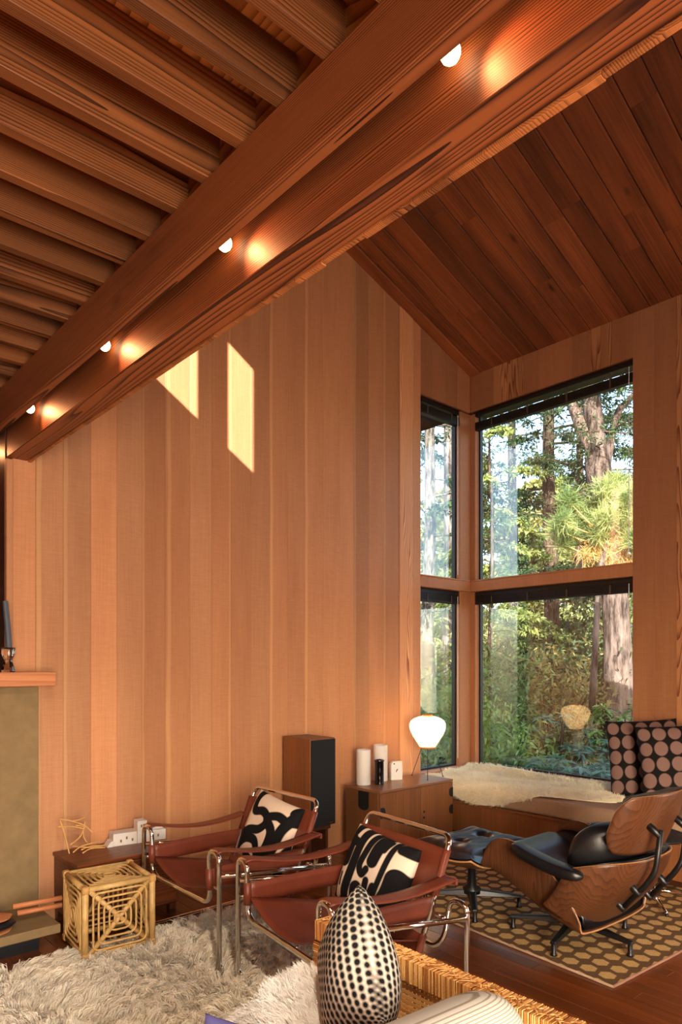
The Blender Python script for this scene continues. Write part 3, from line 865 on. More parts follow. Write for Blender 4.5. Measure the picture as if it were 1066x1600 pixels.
M['ink_loops'] = ink_mat('loop_print_cloth', (214, 190, 168), (17, 15, 16))
M['ink_dots'] = ink_mat('dot_print_cloth', (204, 190, 172), (16, 14, 15))
M['ink_discs'] = ink_mat('disc_print_cloth', (22, 18, 18), (128, 100, 92))

# ---- cognac leather tube armchairs
def tube_chair(label, loc, rz):
    t = thing('tube_armchair', label, 'armchair', loc, rz, 'cognac leather tube armchairs')
    r = .0125; X, XI = .395, .302
    yf, yr = .345, -.345
    # front tube: floor, outer leg, arch, inner drop, dipping front rail and back up
    half = [(X, yf, .0125), (X, yf, .580), (XI, yf, .580), (XI, yf - .005, .350), (XI - .045, yf - .01, .318)]
    full = half + [(-p[0], p[1], p[2]) for p in half[::-1]]
    MB().tube(fillet(full, .045, 6), r, 10).build('front_frame', M['chrome'], t, True)
    half = [(X, yr, .0125), (X, yr, .455), (XI, yr + .01, .455), (XI, yr + .04, .30), (XI - .04, yr + .06, .245)]
    full = half + [(-p[0], p[1], p[2]) for p in half[::-1]]
    MB().tube(fillet(full, .045, 6), r, 10).build('rear_frame', M['chrome'], t, True)
    for s in (-1, 1):
        MB().tube(fillet([(s * X, yf, .06), (s * X, yf - .02, .0125), (s * X, yr + .02, .0125), (s * X, yr, .06)], .03, 4), r, 10).build('runner', M['chrome'], t, True)
        MB().tube([(s * X, yf - .004, .475), (s * X, yr + .004, .395)], r, 10).build('side_rail', M['chrome'], t, True)
        for (yy, zz) in ((-.235, .41), (yf - .03, .47)):
            MB().lathe([(.009, -.02), (.012, -.017), (.012, .017), (.009, .02)], 10).build('bolt', M['chrome'], t, True, Matrix.Translation((s * .355, yy, zz)) @ Matrix.Rotation(PI / 2, 4, 'Y'))
        MB().tube([(s * XI, yf - .01, .41), (s * X, yf - .002, .41)], .007, 8).build('stay', M['chrome'], t, True)
    bt = [(.30, -.13, .20), (.30, -.345, .728)]
    full = bt + [(-.30, -.345, .728), (-.30, -.13, .20)]
    MB().tube(fillet(full, .05, 6), r, 10).build('back_frame', M['chrome'], t, True)
    def bp(z):   # back post centre at height z
        k = (z - .20) / .528; return -.13 - .215 * k
    # leather: back band wrapped on the posts
    def wrap_band(name, z0, z1, ycurve, bow, xw=.318, th=.004):
        def fn(u, v):
            x = (-1 + 2 * u) * xw; z = z0 + (z1 - z0) * v
            y = ycurve(z) + .0145 - bow * (1 - (x / xw) ** 2)
            return (x, y, z)
        o = solid(MB().grid(24, 6, fn).build(name, M['leather'], t, True), th, 0)
        for s in (-1, 1):   # sleeve round the post
            pts = [(s * .30, ycurve(z0 + .003), z0 + .003), (s * .30, ycurve(z1 - .003), z1 - .003)]
            MB().tube(pts, .0175, 12).build('sleeve', M['leather'], t, True)
        return o
    wrap_band('back_band', .485, .675, bp, .018)
    wrap_band('lumbar_band', .205, .335, bp, .02)
    # seat sling
    def seat(u, v):
        x = (-1 + 2 * u) * .298; y = .335 - .52 * v
        return (x, y, .425 - .12 * v - (.085 - .025 * v) * (1 - (x / .298) ** 2))
    o = solid(MB().grid(18, 12, seat).build('seat_sling', M['leather'], t, True), .005, 0)
    for s in (-1, 1):
        def side(u, v):
            y = .352 - .60 * u
            return (s * (XI - .004), y, .392 + .095 * v + .004 * math.sin(u * PI) - .03 * u * 0)
        solid(MB().grid(12, 3, side).build('side_strap', M['leather'], t, True), .005, 0)
        MB().tube([(s * XI, yf - .002, .390), (s * XI, yf - .002, .489)], .0178, 12).build('sleeve', M['leather'], t, True)
        def arm(u, v):
            y = .352 - .64 * u
            z = .597 - .040 * math.sin(u * PI) - .03 * u
            if u < .06: z -= (.06 - u) * .25
            return (s * (.304 + .088 * v), y, z + .0)
        solid(MB().grid(20, 4, arm).build('arm_strap', M['leather'], t, True), .006, 0)
        # strap turns round the post at its rear end
        MB().box(s * .348 - .044, s * .348 + .044, -.298, -.285, .545, .572, .003).build('strap_end', M['leather'], t)
    return t
# chair facing -x: local +Y (front) -> world -x
c1 = (1.735 + .345, 2.82 + .395, .0)
tube_chair('cognac leather tube armchair farther away, by the panelled wall', (2.083, 3.213, .02), PI / 2)
a2 = PI / 2 - math.radians(7.3)
tube_chair('cognac leather tube armchair nearer, behind the wicker sofa', (2.062, 2.270, .02), a2)
p = pillow('scatter_pillow', .44, .40, .15, 110, M['ink_loops'], None, loops)
p.location = (2.325, 3.225, .535); p.rotation_euler = (math.radians(-21), math.radians(7), -PI / 2 - .03 + 0)
tag(p, 'cream pillow with broad black brush loops on the far tube armchair', 'pillow')
p = pillow('scatter_pillow', .47, .37, .15, 110, M['ink_loops'], None, fingers)
p.location = (2.27, 2.30, .515); p.rotation_euler = (math.radians(-22), math.radians(4), -PI / 2 - math.radians(7.3))
tag(p, 'cream pillow with black finger-like shapes on the near tube armchair', 'pillow')

# ---- lounge chair and ottoman
def shell_mesh(fn, nu, nv):
    return MB().grid(nu, nv, lambda a, c: fn(-1 + 2 * a, c))
def nrm(fn, u, v, e=1e-3):
    p = Vector(fn(u, v)); a = Vector(fn(min(1, u + e), v)) - Vector(fn(max(-1, u - e), v)); c = Vector(fn(u, min(1, v + e))) - Vector(fn(u, max(0, v - e)))
    n = a.cross(c); return n.normalized() if n.length > 1e-12 else Vector((0, 0, 1))
def cushion(fn, sgn, t, nu, nv, su=.95, edge=.03, bump=None):
    """padded cushion lying on a shell surface"""
    def top(a, c):
        u = (-1 + 2 * a); v = c
        uu = u * su; vv = edge + (1 - 2 * edge) * v
        k = (max(0, 1 - abs(u) ** 5) * max(0, 1 - abs(2 * v - 1) ** 5)) ** .5
        d = .012 + t * k
        if bump: d += bump(u, v) * k
        return Vector(fn(uu, vv)) + nrm(fn, uu, vv) * sgn * d
    def bot(a, c):
        u = (-1 + 2 * a) * su; v = edge + (1 - 2 * edge) * c
        return Vector(fn(u, v)) + nrm(fn, u, v) * sgn * .009
    mb = MB().grid(nu, nv, top); b0 = len(mb.v); mb.grid(nu, nv, bot)
    w = nu + 1
    rim = [i for i in range(w)] + [j * w + nu for j in range(1, nv + 1)] + [nv * w + i for i in range(nu - 1, -1, -1)] + [j * w for j in range(nv - 1, 0, -1)]
    for a, c in zip(rim, rim[1:] + rim[:1]): mb.f.append((a, c, b0 + c, b0 + a))
    return mb
def curve1(pts, t):
    n = len(pts) - 1; q = min(max(t, 0), 1) * n; i = min(int(q), n - 1); k = q - i
    p0, p1, p2, p3 = pts[max(i - 1, 0)], pts[i], pts[i + 1], pts[min(i + 2, n)]
    return tuple(.5 * ((2 * p1[c]) + (-p0[c] + p2[c]) * k + (2 * p0[c] - 5 * p1[c] + 4 * p2[c] - p3[c]) * k * k + (-p0[c] + 3 * p1[c] - 3 * p2[c] + p3[c]) * k ** 3) for c in range(len(p1)))
def walnut_shell(name, fn, nu, nv, parent, sgn):
    o = shell_mesh(fn, nu, nv).build(name, M['walnut'], parent, True)
    o.data.materials.append(M['plyedge'])
    m = o.modifiers.new('thickness', 'SOLIDIFY'); m.thickness = .011; m.offset = sgn; m.material_offset_rim = 1
    return o
def star_base(t, n, R, rot, zc, top):
    MB().lathe([(.055, zc - .03), (.055, zc), (.028, zc + .02), (.022, top)], 20).build('column', M['black_metal'], t, True)
    for k in range(n):
        a = rot + 2 * PI * k / n
        Mx = Matrix.Rotation(a, 4, 'Z')
        mb = MB()
        def arm(q):   # half width, bottom z, top z
            return (.030 - .012 * q, (zc - .045) + (.062 - (zc - .045)) * q - 0, (zc - .005) + (.078 - (zc - .005)) * q)
        v = []
        for q in (0.0, 1.0):
            hw, zb, zt = arm(q); x = .02 + (R - .02) * q
            v += [(x, -hw, zb), (x, hw, zb), (x, hw * .7, zt), (x, -hw * .7, zt)]
        mb.add(v, [(0, 1, 2, 3), (7, 6, 5, 4), (0, 4, 5, 1), (1, 5, 6, 2), (2, 6, 7, 3), (3, 7, 4, 0)])
        leg = bevel(mb.build('leg', M['black_metal'], t, False, Mx), .004, 2)
        MB().lathe([(.016, .002), (.019, .004), (.017, .012), (.012, .02), (.014, .066)], 12, (R - .015, 0, 0)).build('foot', M['black_metal'], leg, True, Mx)
LC = (3.47, 1.965, .012)
lounge = thing('lounge_chair', 'moulded walnut lounge chair with black leather cushions on star base', 'armchair', LC, math.radians(-3))
seat_prof = [(.385, .335), (.33, .348), (.20, .300), (.02, .220), (-.13, .165), (-.235, .140)]
def seat_fn(u, v):
    y, z = curve1(seat_prof, v)
    wing = max(0.0, 1 - ((v - .56) / .46) ** 2)
    hgt = .022 + .235 * wing
    s_ = abs(u); xw = .335 - .02 * max(0, (v - .7) / .3) ** 2 - .03 * max(0, (.12 - v) / .12) ** 2
    if s_ <= .70:
        q = s_ / .70; x = xw * .95 * q; lift = .018 * q ** 3
    else:
        q = (s_ - .70) / .30; x = xw * (.95 + .05 * math.sin(q * PI / 2)); lift = .018 + hgt * (q ** 1.15)
    return (math.copysign(x, u), y, z + lift)
walnut_shell('seat_shell', seat_fn, 30, 24, lounge, 1)
cushion(seat_fn, -1, .105, 30, 24, .93, .02, lambda u, v: -.045 * math.exp(-((u - .38) ** 2 + (v - .55) ** 2 * 3) / .02) - .045 * math.exp(-((u + .38) ** 2 + (v - .55) ** 2 * 3) / .02) + .004 * math.sin(26 * v)).build('seat_cushion', M['black_leather'], lounge, True)
back_prof = [(-.215, .165), (-.285, .240), (-.365, .335), (-.425, .440), (-.455, .535)]
def back_fn(u, v):
    # rounded outline: the side wings are shorter than the middle
    vv = .5 + (v - .5) * (1 - .50 * abs(u) ** 3.0) + .09 * abs(u) ** 2
    y, z = curve1(back_prof, vv)
    return (.375 * math.sin(u * 1.25) / math.sin(1.25), y + .255 * abs(u) ** 2.6, z)
walnut_shell('back_shell', back_fn, 34, 20, lounge, 1)
cushion(back_fn, -1, .055, 34, 20, .985, .01).build('back_cushion', M['black_leather'], lounge, True)
head_prof = [(-.425, .560), (-.460, .640), (-.500, .730), (-.525, .805), (-.535, .865)]
def head_fn(u, v):
    w = 2 * v - 1; u = u * (1 - .20 * abs(w) ** 4)
    vv = .5 + (v - .5) * (1 - .30 * abs(u) ** 4)
    y, z = curve1(head_prof, vv)
    return (.285 * math.sin(u * 1.1) / math.sin(1.1), y + .125 * abs(u) ** 2.4, z)
walnut_shell('head_shell', head_fn, 30, 16, lounge, 1)
cushion(head_fn, -1, .085, 30, 16, .985, .01).build('head_cushion', M['black_leather'], lounge, True)
# thick lower back pad: curved roll between seat and head rest
def pad_fn(a, c):
    u = -1 + 2 * a; ang = 2 * PI * c
    e = max(0.0, 1 - abs(u) ** 5) ** .5
    cc_, s_ = math.cos(ang), math.sin(ang)
    y_ = .085 * e * math.copysign(abs(cc_) ** .7, cc_); z_ = .155 * e * math.copysign(abs(s_) ** .7, s_)
    return (.285 * u, -.285 + y_ - .30 * z_ + .12 * abs(u) ** 2.2, .535 + z_ + .25 * y_)
MB().grid(28, 28, pad_fn).build('lumbar_cushion', M['black_leather'], lounge, True)
for s in (-1, 1):
    # leather arm pad
    def armf(a, c, s=s):
        y = .135 - .42 * a; ang = 2 * PI * c
        e = (max(0.0, 1 - abs(2 * a - 1) ** 6)) ** .5
        zz = .535 - .075 * a - .02 * math.sin(a * PI)
        hw = (.058 - .010 * a) * e + .002; hh = .030 * e + .002
        cx, cz = math.cos(ang), math.sin(ang)
        return (s * .372 + hw * math.copysign(abs(cx) ** .6, cx), y, zz + hh * math.copysign(abs(cz) ** .6, cz))
    MB().grid(20, 16, armf).build('arm_pad', M['black_leather'], lounge, True)
    # bracket bar between the two back shells
    xb = s * .135
    br = MB().tube(fillet([(xb, -.36, .285), (xb, -.475, .425), (xb, -.52, .50), (xb, -.545, .70)], .06, 5), .014, 8).build('back_bracket', M['black_metal'], lounge, True)
    for (yy, zz, r_) in ((-.335, .29, 0), (-.415, .385, 0), (-.515, .69, 0)):
        MB().tube([(xb, yy + .05, zz + .035), (xb, yy - .03, zz - .02)], .018, 12).build('stud', M['black_metal'], br, True)
star_base(lounge, 5, .345, math.radians(122.5), .115, .175)
# mount between base and seat
MB().box(-.10, .10, -.08, .08, .165, .180, .004).build('seat_mount', M['black_metal'], lounge)

OC = (3.43, 2.635, .012)
ott = thing('ottoman', 'black leather ottoman with walnut shell in front of the lounge chair', 'ottoman', OC, math.radians(-2))
def ott_fn(u, v):
    w = -1 + 2 * v
    return (.315 * u, .255 * w, .285 + .075 * abs(u) ** 3 + .03 * abs(w) ** 3)
walnut_shell('shell', ott_fn, 24, 20, ott, -1)
def tufts(u, v):
    d = 0
    for cu in (-.42, .42):
        for cv in (.5,):
            q = (u - cu) ** 2 + 2.2 * (v - cv) ** 2
            d -= .05 * math.exp(-q / .02)
    return d + .0035 * math.sin(60 * v + 6 * u) * (1 - abs(u)) + .003 * math.sin(31 * v)
cushion(ott_fn, 1, .125, 44, 44, .985, .005, tufts).build('cushion', M['black_leather'], ott, True)
for cu in (-.42, .42):
    MB().lathe([(.0001, .008), (.010, .006), (.013, 0)], 12).build('button', M['black_leather'], ott, True, Matrix.Translation((cu * .31, 0, .372)))
star_base(ott, 4, .30, math.radians(43), .11, .29)

# ---- small pedestal table with four chrome rods, behind the lounge chair
tb = thing('pedestal_table', 'low round table on chrome rods, mostly hidden behind the lounge chair', 'table', (4.35, 1.955, .012))
for k in range(4):
    a = PI / 4 + k * PI / 2
    MB().tube([(.028 * math.cos(a), .028 * math.sin(a), .05), (.028 * math.cos(a), .028 * math.sin(a), .40)], .010, 10).build('rod', M['chrome'], tb, True)
    a2_ = -2.38 + k * PI / 2
    MB().tube([(.02 * math.cos(a2_), .02 * math.sin(a2_), .07), (.16 * math.cos(a2_), .16 * math.sin(a2_), .05), (.295 * math.cos(a2_), .295 * math.sin(a2_), .018)], [.013, .011, .009], 8).build('leg', M['chrome'], tb, True)
    MB().lathe([(.010, .0), (.012, .004), (.010, .014)], 10, (.293 * math.cos(a2_), .293 * math.sin(a2_), 0)).build('foot', M['black_metal'], tb, True)
MB().lathe([(.001, .400), (.19, .400), (.225, .404), (.23, .412), (.226, .42), (.001, .42)], 40).build('table_top', M['black_matte'], tb, True)

# ---- bench with cushion under the window
bench = thing('window_bench', 'built-in wooden bench below the corner window', 'bench', (5.0, 2.0, 0))
BX0 = 4.622
def bl(mb, name, mat, tone=None):
    o = mb.build(name, mat, bench, False, Matrix.Translation((-5.0, -2.0, 0)))
    if tone: tinted(o, tone, .06)
    return o
bl(MB().box(BX0 - .012, XB - .001, .6, YA - .001, .325, .348, .003), 'seat_board', M['cabinet'], 1.0)
ysb = [YA - .002, 3.45, 2.75, 2.05, 1.35, .62]
for a, c in zip(ysb[:-1], ysb[1:]):
    bl(MB().box(BX0, BX0 + .02, c + .001, a, .085, .325, .0015), 'front_panel', M['cabinet'], random.uniform(.95, 1.15))
bl(MB().box(BX0 + .12, XB - .01, .62, YA - .01, 0, .085), 'plinth', M['darkwood'])
cu = MB().box(BX0 - .006, XB - .016, .7, YA - .004, .349, .478).build('bench_cushion', M['taupe'])
bevel(cu, .025, 4); tag(cu, 'long taupe seat cushion on the window bench', 'cushion')

# ---- cushions with discs
def discs(u, v, side):
    w = .54
    sx, sy = .108, .104
    x = u * w / 2; y = v * w / 2
    i = math.floor(x / sx + .5); j = math.floor(y / sy + .5)
    dx = x - i * sx; dy = y - j * sy
    return math.hypot(dx * 1.0, dy * 1.0) - .0465 - .002 * math.sin(3 * i + 5 * j)
for k, (loc, rot, lab) in enumerate((((5.155, 2.355, .795), (math.radians(-14), math.radians(-4), math.radians(-62)), 'black pillow with mauve discs leaning by the window jamb, further left'),
                                     ((5.03, 2.055, .785), (math.radians(-16), math.radians(-5), math.radians(-60)), 'black pillow with mauve discs at the right edge, in front of its twin'))):
    p = pillow('disc_pillow', .50, .58, .15, 72, M['ink_discs'], None, discs, .04)
    p.location = loc; p.rotation_euler = rot
    tag(p, lab, 'pillow', 'disc pillows on the window bench')

# ---- cabinet with double doors
cab = thing('side_cabinet', 'teak side cabinet with black hinges beside the window bench', 'cabinet', (4.04, 3.81, 0))
CM = Matrix.Translation((-4.04, -3.81, 0))
def cb(mb, name, mat, parent=cab, tone=1.0, smooth=False):
    o = mb.build(name, mat, parent, smooth, CM); tinted(o, tone, .02); return o
X0, X1, Y0, Y1, ZT = 3.616, 4.466, 3.623, 4.005, .554
cb(MB().box(X0, X1, Y0, Y1, ZT - .018, ZT, .002), 'top', M['cabinet_top'])
cb(MB().box(X0 + .002, X1 - .002, Y0 + .022, Y1, .045, ZT - .0185, .002), 'body', M['cabinet'], tone=.85)
cb(MB().box(X0 + .03, X1 - .03, Y0 + .05, Y1 - .02, 0, .045), 'plinth', M['black_matte'])
xm = 4.079
for i, (a, c, kx) in enumerate(((X0 + .003, xm - .002, xm - .03), (xm + .002, X1 - .003, xm + .025))):
    d = cb(MB().box(a, c, Y0, Y0 + .021, .048, ZT - .021, .0015), 'door', M['cabinet'], tone=(1.0, 1.08)[i])
    if i == 1:
        for zz in (.335, .290):
            MB().lathe([(.0001, .012), (.008, .010), (.0105, .004), (.006, 0)], 12).build('knob', M['black_metal'], d, True, CM @ Matrix.Translation((kx, Y0, zz)) @ Matrix.Rotation(PI / 2, 4, 'X'))
# black hinge tabs
def tab(x0, x1, z0, z1, side, name='hinge'):
    n = 10; poly = []
    if side == 'front':
        rr = (z1 - z0) / 2
        poly = [(x0, z0)] + [(x1 - rr * .0 - .02 + .02 * math.sin(PI * k / n), z0 + rr - rr * math.cos(PI * k / n)) for k in range(n + 1)] + [(x0, z1)]
        MB().prism(poly, 'y', Y0 - .005, Y0 + .0).build(name, M['black_matte'], cab, False, CM)
    return
tab(X0 + .005, X0 + .055, .35, .43, 'front')
for zz in (.31, .45):
    MB().prism([(X1 - .006, zz - .04)] + [(X1 - .03 - .02 * math.sin(PI * k / 10), zz - .035 * math.cos(PI * k / 10)) for k in range(11)] + [(X1 - .006, zz + .04)], 'y', Y0 - .005, Y0).build('hinge', M['black_matte'], cab, False, CM)
mb = MB().prism([(3.745, .532), (3.745, .42)] + [(3.80 - .055 * math.cos(PI * k / 8), .42 - .03 * math.sin(PI * k / 8)) for k in range(1, 8)] + [(3.855, .42), (3.855, .532)], 'x', X0 - .004, X0 + .002)
mb.build('strap', M['black_matte'], cab, False, CM)

def cyl(name, px, ybot, ytop, wpx, mat, label, cat, top_lip=False):
    b0 = P(px, ybot, z=ZT + .001)
    d = b0.x * _f[0] + b0.y * _f[1]
    r = wpx / 2 / FPX * d; h = (ybot - ytop) / FPX * d
    prof = [(r * .97, 0), (r, .003), (r, h - .004), (r * .97, h), (r * .86, h), (r * .85, h - .02), (r * .85, .006), (0.0005, .006)]
    if top_lip: prof = [(r * .95, 0), (r * .97, .004), (r * .93, .012), (r * .93, h - .016), (r * 1.05, h - .012), (r * 1.05, h - .002), (r, h), (r * .85, h), (r * .82, h - .02), (r * .8, .01), (.0005, .01)]
    o = MB().lathe(prof, 32).build(name, mat, None, True); o.location = (b0.x, b0.y, ZT + .0005)
    bevel(o, .001, 1)
    tag(o, label, cat); return o
cyl('cylinder_vase', 568, 1225.5, 1171, 22.5, M['white_gloss'], 'tall white cylinder vase at the front left of the side cabinet', 'vase')
cyl('cylinder_vase', 594.5, 1219.5, 1163.5, 22.5, M['white_gloss'], 'taller white cylinder vase at the back, behind the black jar', 'vase')
cyl('black_jar', 593, 1225, 1187, 15, M['black_gloss'], 'slim glossy black jar with a rim, between the white vases', 'jar', True)
bx = P(619, 1218, z=ZT)
sb = thing('white_block', 'small white block with a clipped corner and dark dots', 'ornament', (bx.x, bx.y, ZT), math.radians(-24))
w_, h_ = .098, .150
MB().prism([(-w_ / 2, .0), (w_ / 2, 0), (w_ / 2, h_), (-w_ / 2 + .022, h_), (-w_ / 2 + .010, h_ - .004), (-w_ / 2, h_ - .022)], 'y', -.018, .018).build('block', M['white_card'], sb)
MB().lathe([(.0001, .001), (.006, .001), (.006, 0)], 12).build('hole', M['black_matte'], sb, False, Matrix.Translation((-.024, -.0181, .132)) @ Matrix.Rotation(PI / 2, 4, 'X'))
MB().prism([(-.008, .070), (-.002, .084), (.010, .092), (.006, .080), (.0, .072), (-.006, .062)], 'y', -.0195, -.018).build('mark', M['darkwood'], sb)

# ---- paper lamp on wire legs
LPX = P(668.5, 1213, z=ZT)
lp = thing('paper_lamp', 'glowing white paper lantern on thin black wire legs', 'lamp', (4.34, 3.79, ZT))
prof = [(.056, .257), (.066, .262), (.080, .285), (.102, .320), (.126, .358), (.143, .395), (.1505, .425), (.149, .452), (.138, .475), (.115, .494), (.085, .506), (.062, .512), (.045, .5135)]
sd_ = MB().lathe(prof, 48).build('shade', M['paper'], lp, True)
M['ring'] = plain('orange_bamboo_ring', (214, 130, 50), 0.5)
MB().lathe([(.064, .250), (.069, .252), (.069, .262), (.064, .264), (.060, .258), (.064, .250)], 40).build('bottom_ring', M['ring'], lp, True)
MB().lathe([(.036, .511), (.042, .511), (.042, .530), (.036, .531), (.034, .52), (.036, .511)], 32).build('top_ring', M['ring'], lp, True)
for (fx, fy) in ((-.085, -.075), (.150, -.040), (.0, .175), ):
    a = math.atan2(fy, fx)
    MB().tube([(.058 * math.cos(a), .058 * math.sin(a), .262), (fx, fy, .004)], .0026, 6).build('wire_leg', M['black_metal'], lp, True)
    MB().lathe([(.0001, 0), (.005, .001), (.006, .005), (.004, .009), (.0001, .010)], 10, (fx, fy, 0)).build('foot', M['black_metal'], lp, True)
MB().lathe([(.0001, .30), (.018, .31), (.030, .34), (.031, .36), (.022, .385), (.014, .40), (.013, .43)], 16).build('bulb', M['bulb'], lp, True)
l = bpy.data.lights.new('lantern_light', 'POINT'); l.energy = 5.5; l.color = (1.0, .72, .40); l.shadow_soft_size = .035
o = bpy.data.objects.new('lantern_light', l); link(o, lp); o.location = (0, 0, .455)

# ---- loudspeaker on its stand
sp = thing('loudspeaker', 'tall loudspeaker with wood sides and black cloth front', 'speaker', (3.195, 3.94, .335))
SM = Matrix.Translation((-3.195, -3.94, -.335))
o = MB().box(3.08, 3.312, 3.785, 4.105, .336, .966, .003).build('cabinet', M['cabinet'], sp, False, SM); tinted(o, .95, .12)
MB().box(3.084, 3.308, 3.772, 3.786, .340, .958, .003).build('grille', M['grille'], sp, False, SM)
MB().box(3.25, 3.278, 3.7705, 3.772, .352, .358).build('badge', M['chrome'], sp, False, SM)
st = thing('speaker_stand', 'dark wooden stand under the loudspeaker', 'stand', (3.195, 3.94, 0))
MB().box(-.10, .10, -.13, .13, .30, .335, .003).build('top', M['darkwood'], st)
for sx_ in (-1, 1):
    MB().box(sx_ * .08 - .012, sx_ * .08 + .012, -.11, .11, .02, .30, .002).build('side', M['darkwood'], st)
MB().box(-.11, .11, -.15, .15, 0, .02, .003).build('base', M['darkwood'], st)

# ---- low dark chest with the things on it
ch = thing('low_chest', 'low dark wooden chest against the panelled wall', 'chest', (1.725, 3.945, 0))
HM = Matrix.Translation((-1.725, -3.945, 0))
def hb_(mb, name, tone=1.0, mat='chest'):
    o = mb.build(name, M[mat], ch, False, HM); tinted(o, tone, .03); return o
hb_(MB().box(1.42, 2.03, 3.752, 4.136, .378, .400, .003), 'lid', 1.25)
hb_(MB().box(1.428, 2.022, 3.762, 4.134, .065, .377, .002), 'body', .85)
for k in range(2):
    hb_(MB().box(1.436, 2.014, 3.755, 3.763, .075 + .152 * k, .218 + .152 * k, .002), 'drawer', (1.3, 1.1)[k])
for (xx, yy) in ((1.45, 3.79), (2.0, 3.79), (1.45, 4.1), (2.0, 4.1)):
    hb_(MB().box(xx - .02, xx + .02, yy - .02, yy + .02, 0, .065), 'foot', .6)
ts = thing('twig_sculpture', 'spindly sculpture of peeled twigs on the low chest', 'sculpture', (1.50, 3.93, .40))
def tp_(px, py, yy): 
    q = P(px, py, y=yy); return (q.x - 1.50, q.y - 3.93, max(.003, q.z - .40))
for pts in ([(94, 1282, 3.98), (100, 1300, 3.96), (108.5, 1334, 3.90)], [(91, 1292, 3.98), (112, 1291.5, 3.97), (132, 1295, 3.95)],
            [(93, 1280, 4.0), (108, 1282, 3.98), (132, 1290, 3.95), (144, 1301, 3.94)], [(112, 1283, 3.98), (124, 1281, 3.98), (133, 1277, 3.98)],
            [(133, 1283, 3.96), (131, 1295, 3.95), (124, 1309, 3.93), (110, 1320, 3.92)], [(130, 1296, 3.95), (131, 1308, 3.95), (137, 1318, 3.94)],
            [(118, 1290, 3.97), (126, 1290.5, 3.97), (133, 1293, 3.95)],
            [(114, 1332, 3.86), (128, 1322, 3.88), (154, 1315, 3.90)], [(127, 1328, 3.87), (143, 1322, 3.89), (167, 1321, 3.88)],
            [(129, 1333, 3.84), (142, 1326, 3.86), (165, 1324, 3.86)], [(113, 1322, 3.93), (135, 1324, 3.88), (160, 1322, 3.88)]):
    q = smoothline([tp_(*c)[:2] for c in pts], 4); z = smoothline([(tp_(*c)[2], 0) for c in pts], 4)
    MB().tube([(a[0], a[1], c[0]) for a, c in zip(q, z)], .0042, 6).build('twig', M['twig'], ts, True)
wm = thing('model_building', 'small white plaster model building on the low chest', 'model', (1.86, 4.02, .40), math.radians(-8))
for (x0, x1, y0, y1, z0, z1, nm) in ((-.125, .02, -.03, .07, .0, .075, 'low_wing'), (.02, .115, -.035, .07, 0, .075, 'tower_base'), (.022, .082, -.03, .05, .075, .135, 'tower'),
                                    (.115, .205, -.02, .07, 0, .065, 'side_wing'), (.085, .150, .0, .06, .065, .095, 'roof_block'), (.15, .195, .01, .06, .065, .08, 'roof_block')):
    MB().box(x0 + .0005, x1 - .0005, y0, y1, z0, z1, .002).build(nm, M['plaster'], wm)
MB().prism([(-.16, 0), (-.125, 0), (-.125, .035), (-.14, .03)], 'y', -.03, .05).build('lean_to', M['plaster'], wm)
for (xx, zz) in ((-.08, .03), (-.045, .045), (-.01, .03), (.045, .105), (.06, .03), (.15, .035)):
    MB().box(xx - .005, xx + .005, -.0372, -.0352, zz - .008, zz + .008).build('window_recess', M['concrete'], wm)

# ---- rattan cube
def rot2(x, y, a): return (x * math.cos(a) - y * math.sin(a), x * math.sin(a) + y * math.cos(a))
cube = thing('rattan_cube', 'rattan cube stool of nested rounded squares', 'stool', (1.325, 3.400, .028), math.radians(-5))
SX, SY, SZ, rp = .345, .335, .362, .0145
cs = [(0, 0), (SX, 0), (SX, SY), (0, SY)]
for (x, y) in cs:
    MB().tube([(x, y, 0), (x, y, SZ)], rp * 1.12, 12).build('post', M['rattan'], cube, True)
for z in (rp, SZ - rp):
    for a, c in zip(cs, cs[1:] + cs[:1]):
        MB().tube([(a[0], a[1], z), (c[0], c[1], z)], rp, 12).build('rail', M['rattan'], cube, True)
for (x, y) in cs:
    for z in (rp, SZ - rp):
        MB().box(x - rp * 1.25, x + rp * 1.25, y - rp * 1.25, y + rp * 1.25, z - rp * 1.35, z + rp * 1.3, .006).build('binding', M['rattan_node'], cube)
def face_panel(o, eu, ev, lu, lv):
    o, eu, ev = Vector(o), Vector(eu), Vector(ev)
    for a, c in (((.06, .06), (.94, .94)), ((.94, .06), (.06, .94))):
        MB().tube([o + eu * lu * a[0] + ev * lv * a[1], o + eu * lu * c[0] + ev * lv * c[1]], .013, 10).build('diagonal', M['rattan'], cube, True)
    nrm_ = eu.cross(ev).normalized()
    for k in range(5):
        q = .105 + .078 * k
        pts = []
        rr = .03
        cor = [(q, q), (1 - q, q), (1 - q, 1 - q), (q, 1 - q)]
        P3 = [o + eu * lu * a + ev * lv * c + nrm_ * .012 for a, c in cor]
        ring = []
        for i in range(4):
            b_ = P3[i]; a_ = P3[i - 1]; c_ = P3[(i + 1) % 4]
            rr = min(.035, (a_ - b_).length * .42)
            p0 = b_ + (a_ - b_).normalized() * rr; p1 = b_ + (c_ - b_).normalized() * rr
            for j in range(5):
                t_ = j / 4; ring.append(p0 * (1 - t_) ** 2 + b_ * 2 * t_ * (1 - t_) + p1 * t_ * t_)
        MB().tube(ring, .0056, 8, closed=True).build('ring', M['rattan'], cube, True)
face_panel((0, 0, 0), (1, 0, 0), (0, 0, 1), SX, SZ)
face_panel((0, SY, 0), (0, -1, 0), (0, 0, 1), SY, SZ)
face_panel((SX, SY, 0), (-1, 0, 0), (0, 0, 1), SX, SZ)
face_panel((SX, 0, 0), (0, 1, 0), (0, 0, 1), SY, SZ)
face_panel((0, 0, SZ - .02), (1, 0, 0), (0, 1, 0), SX, SY)

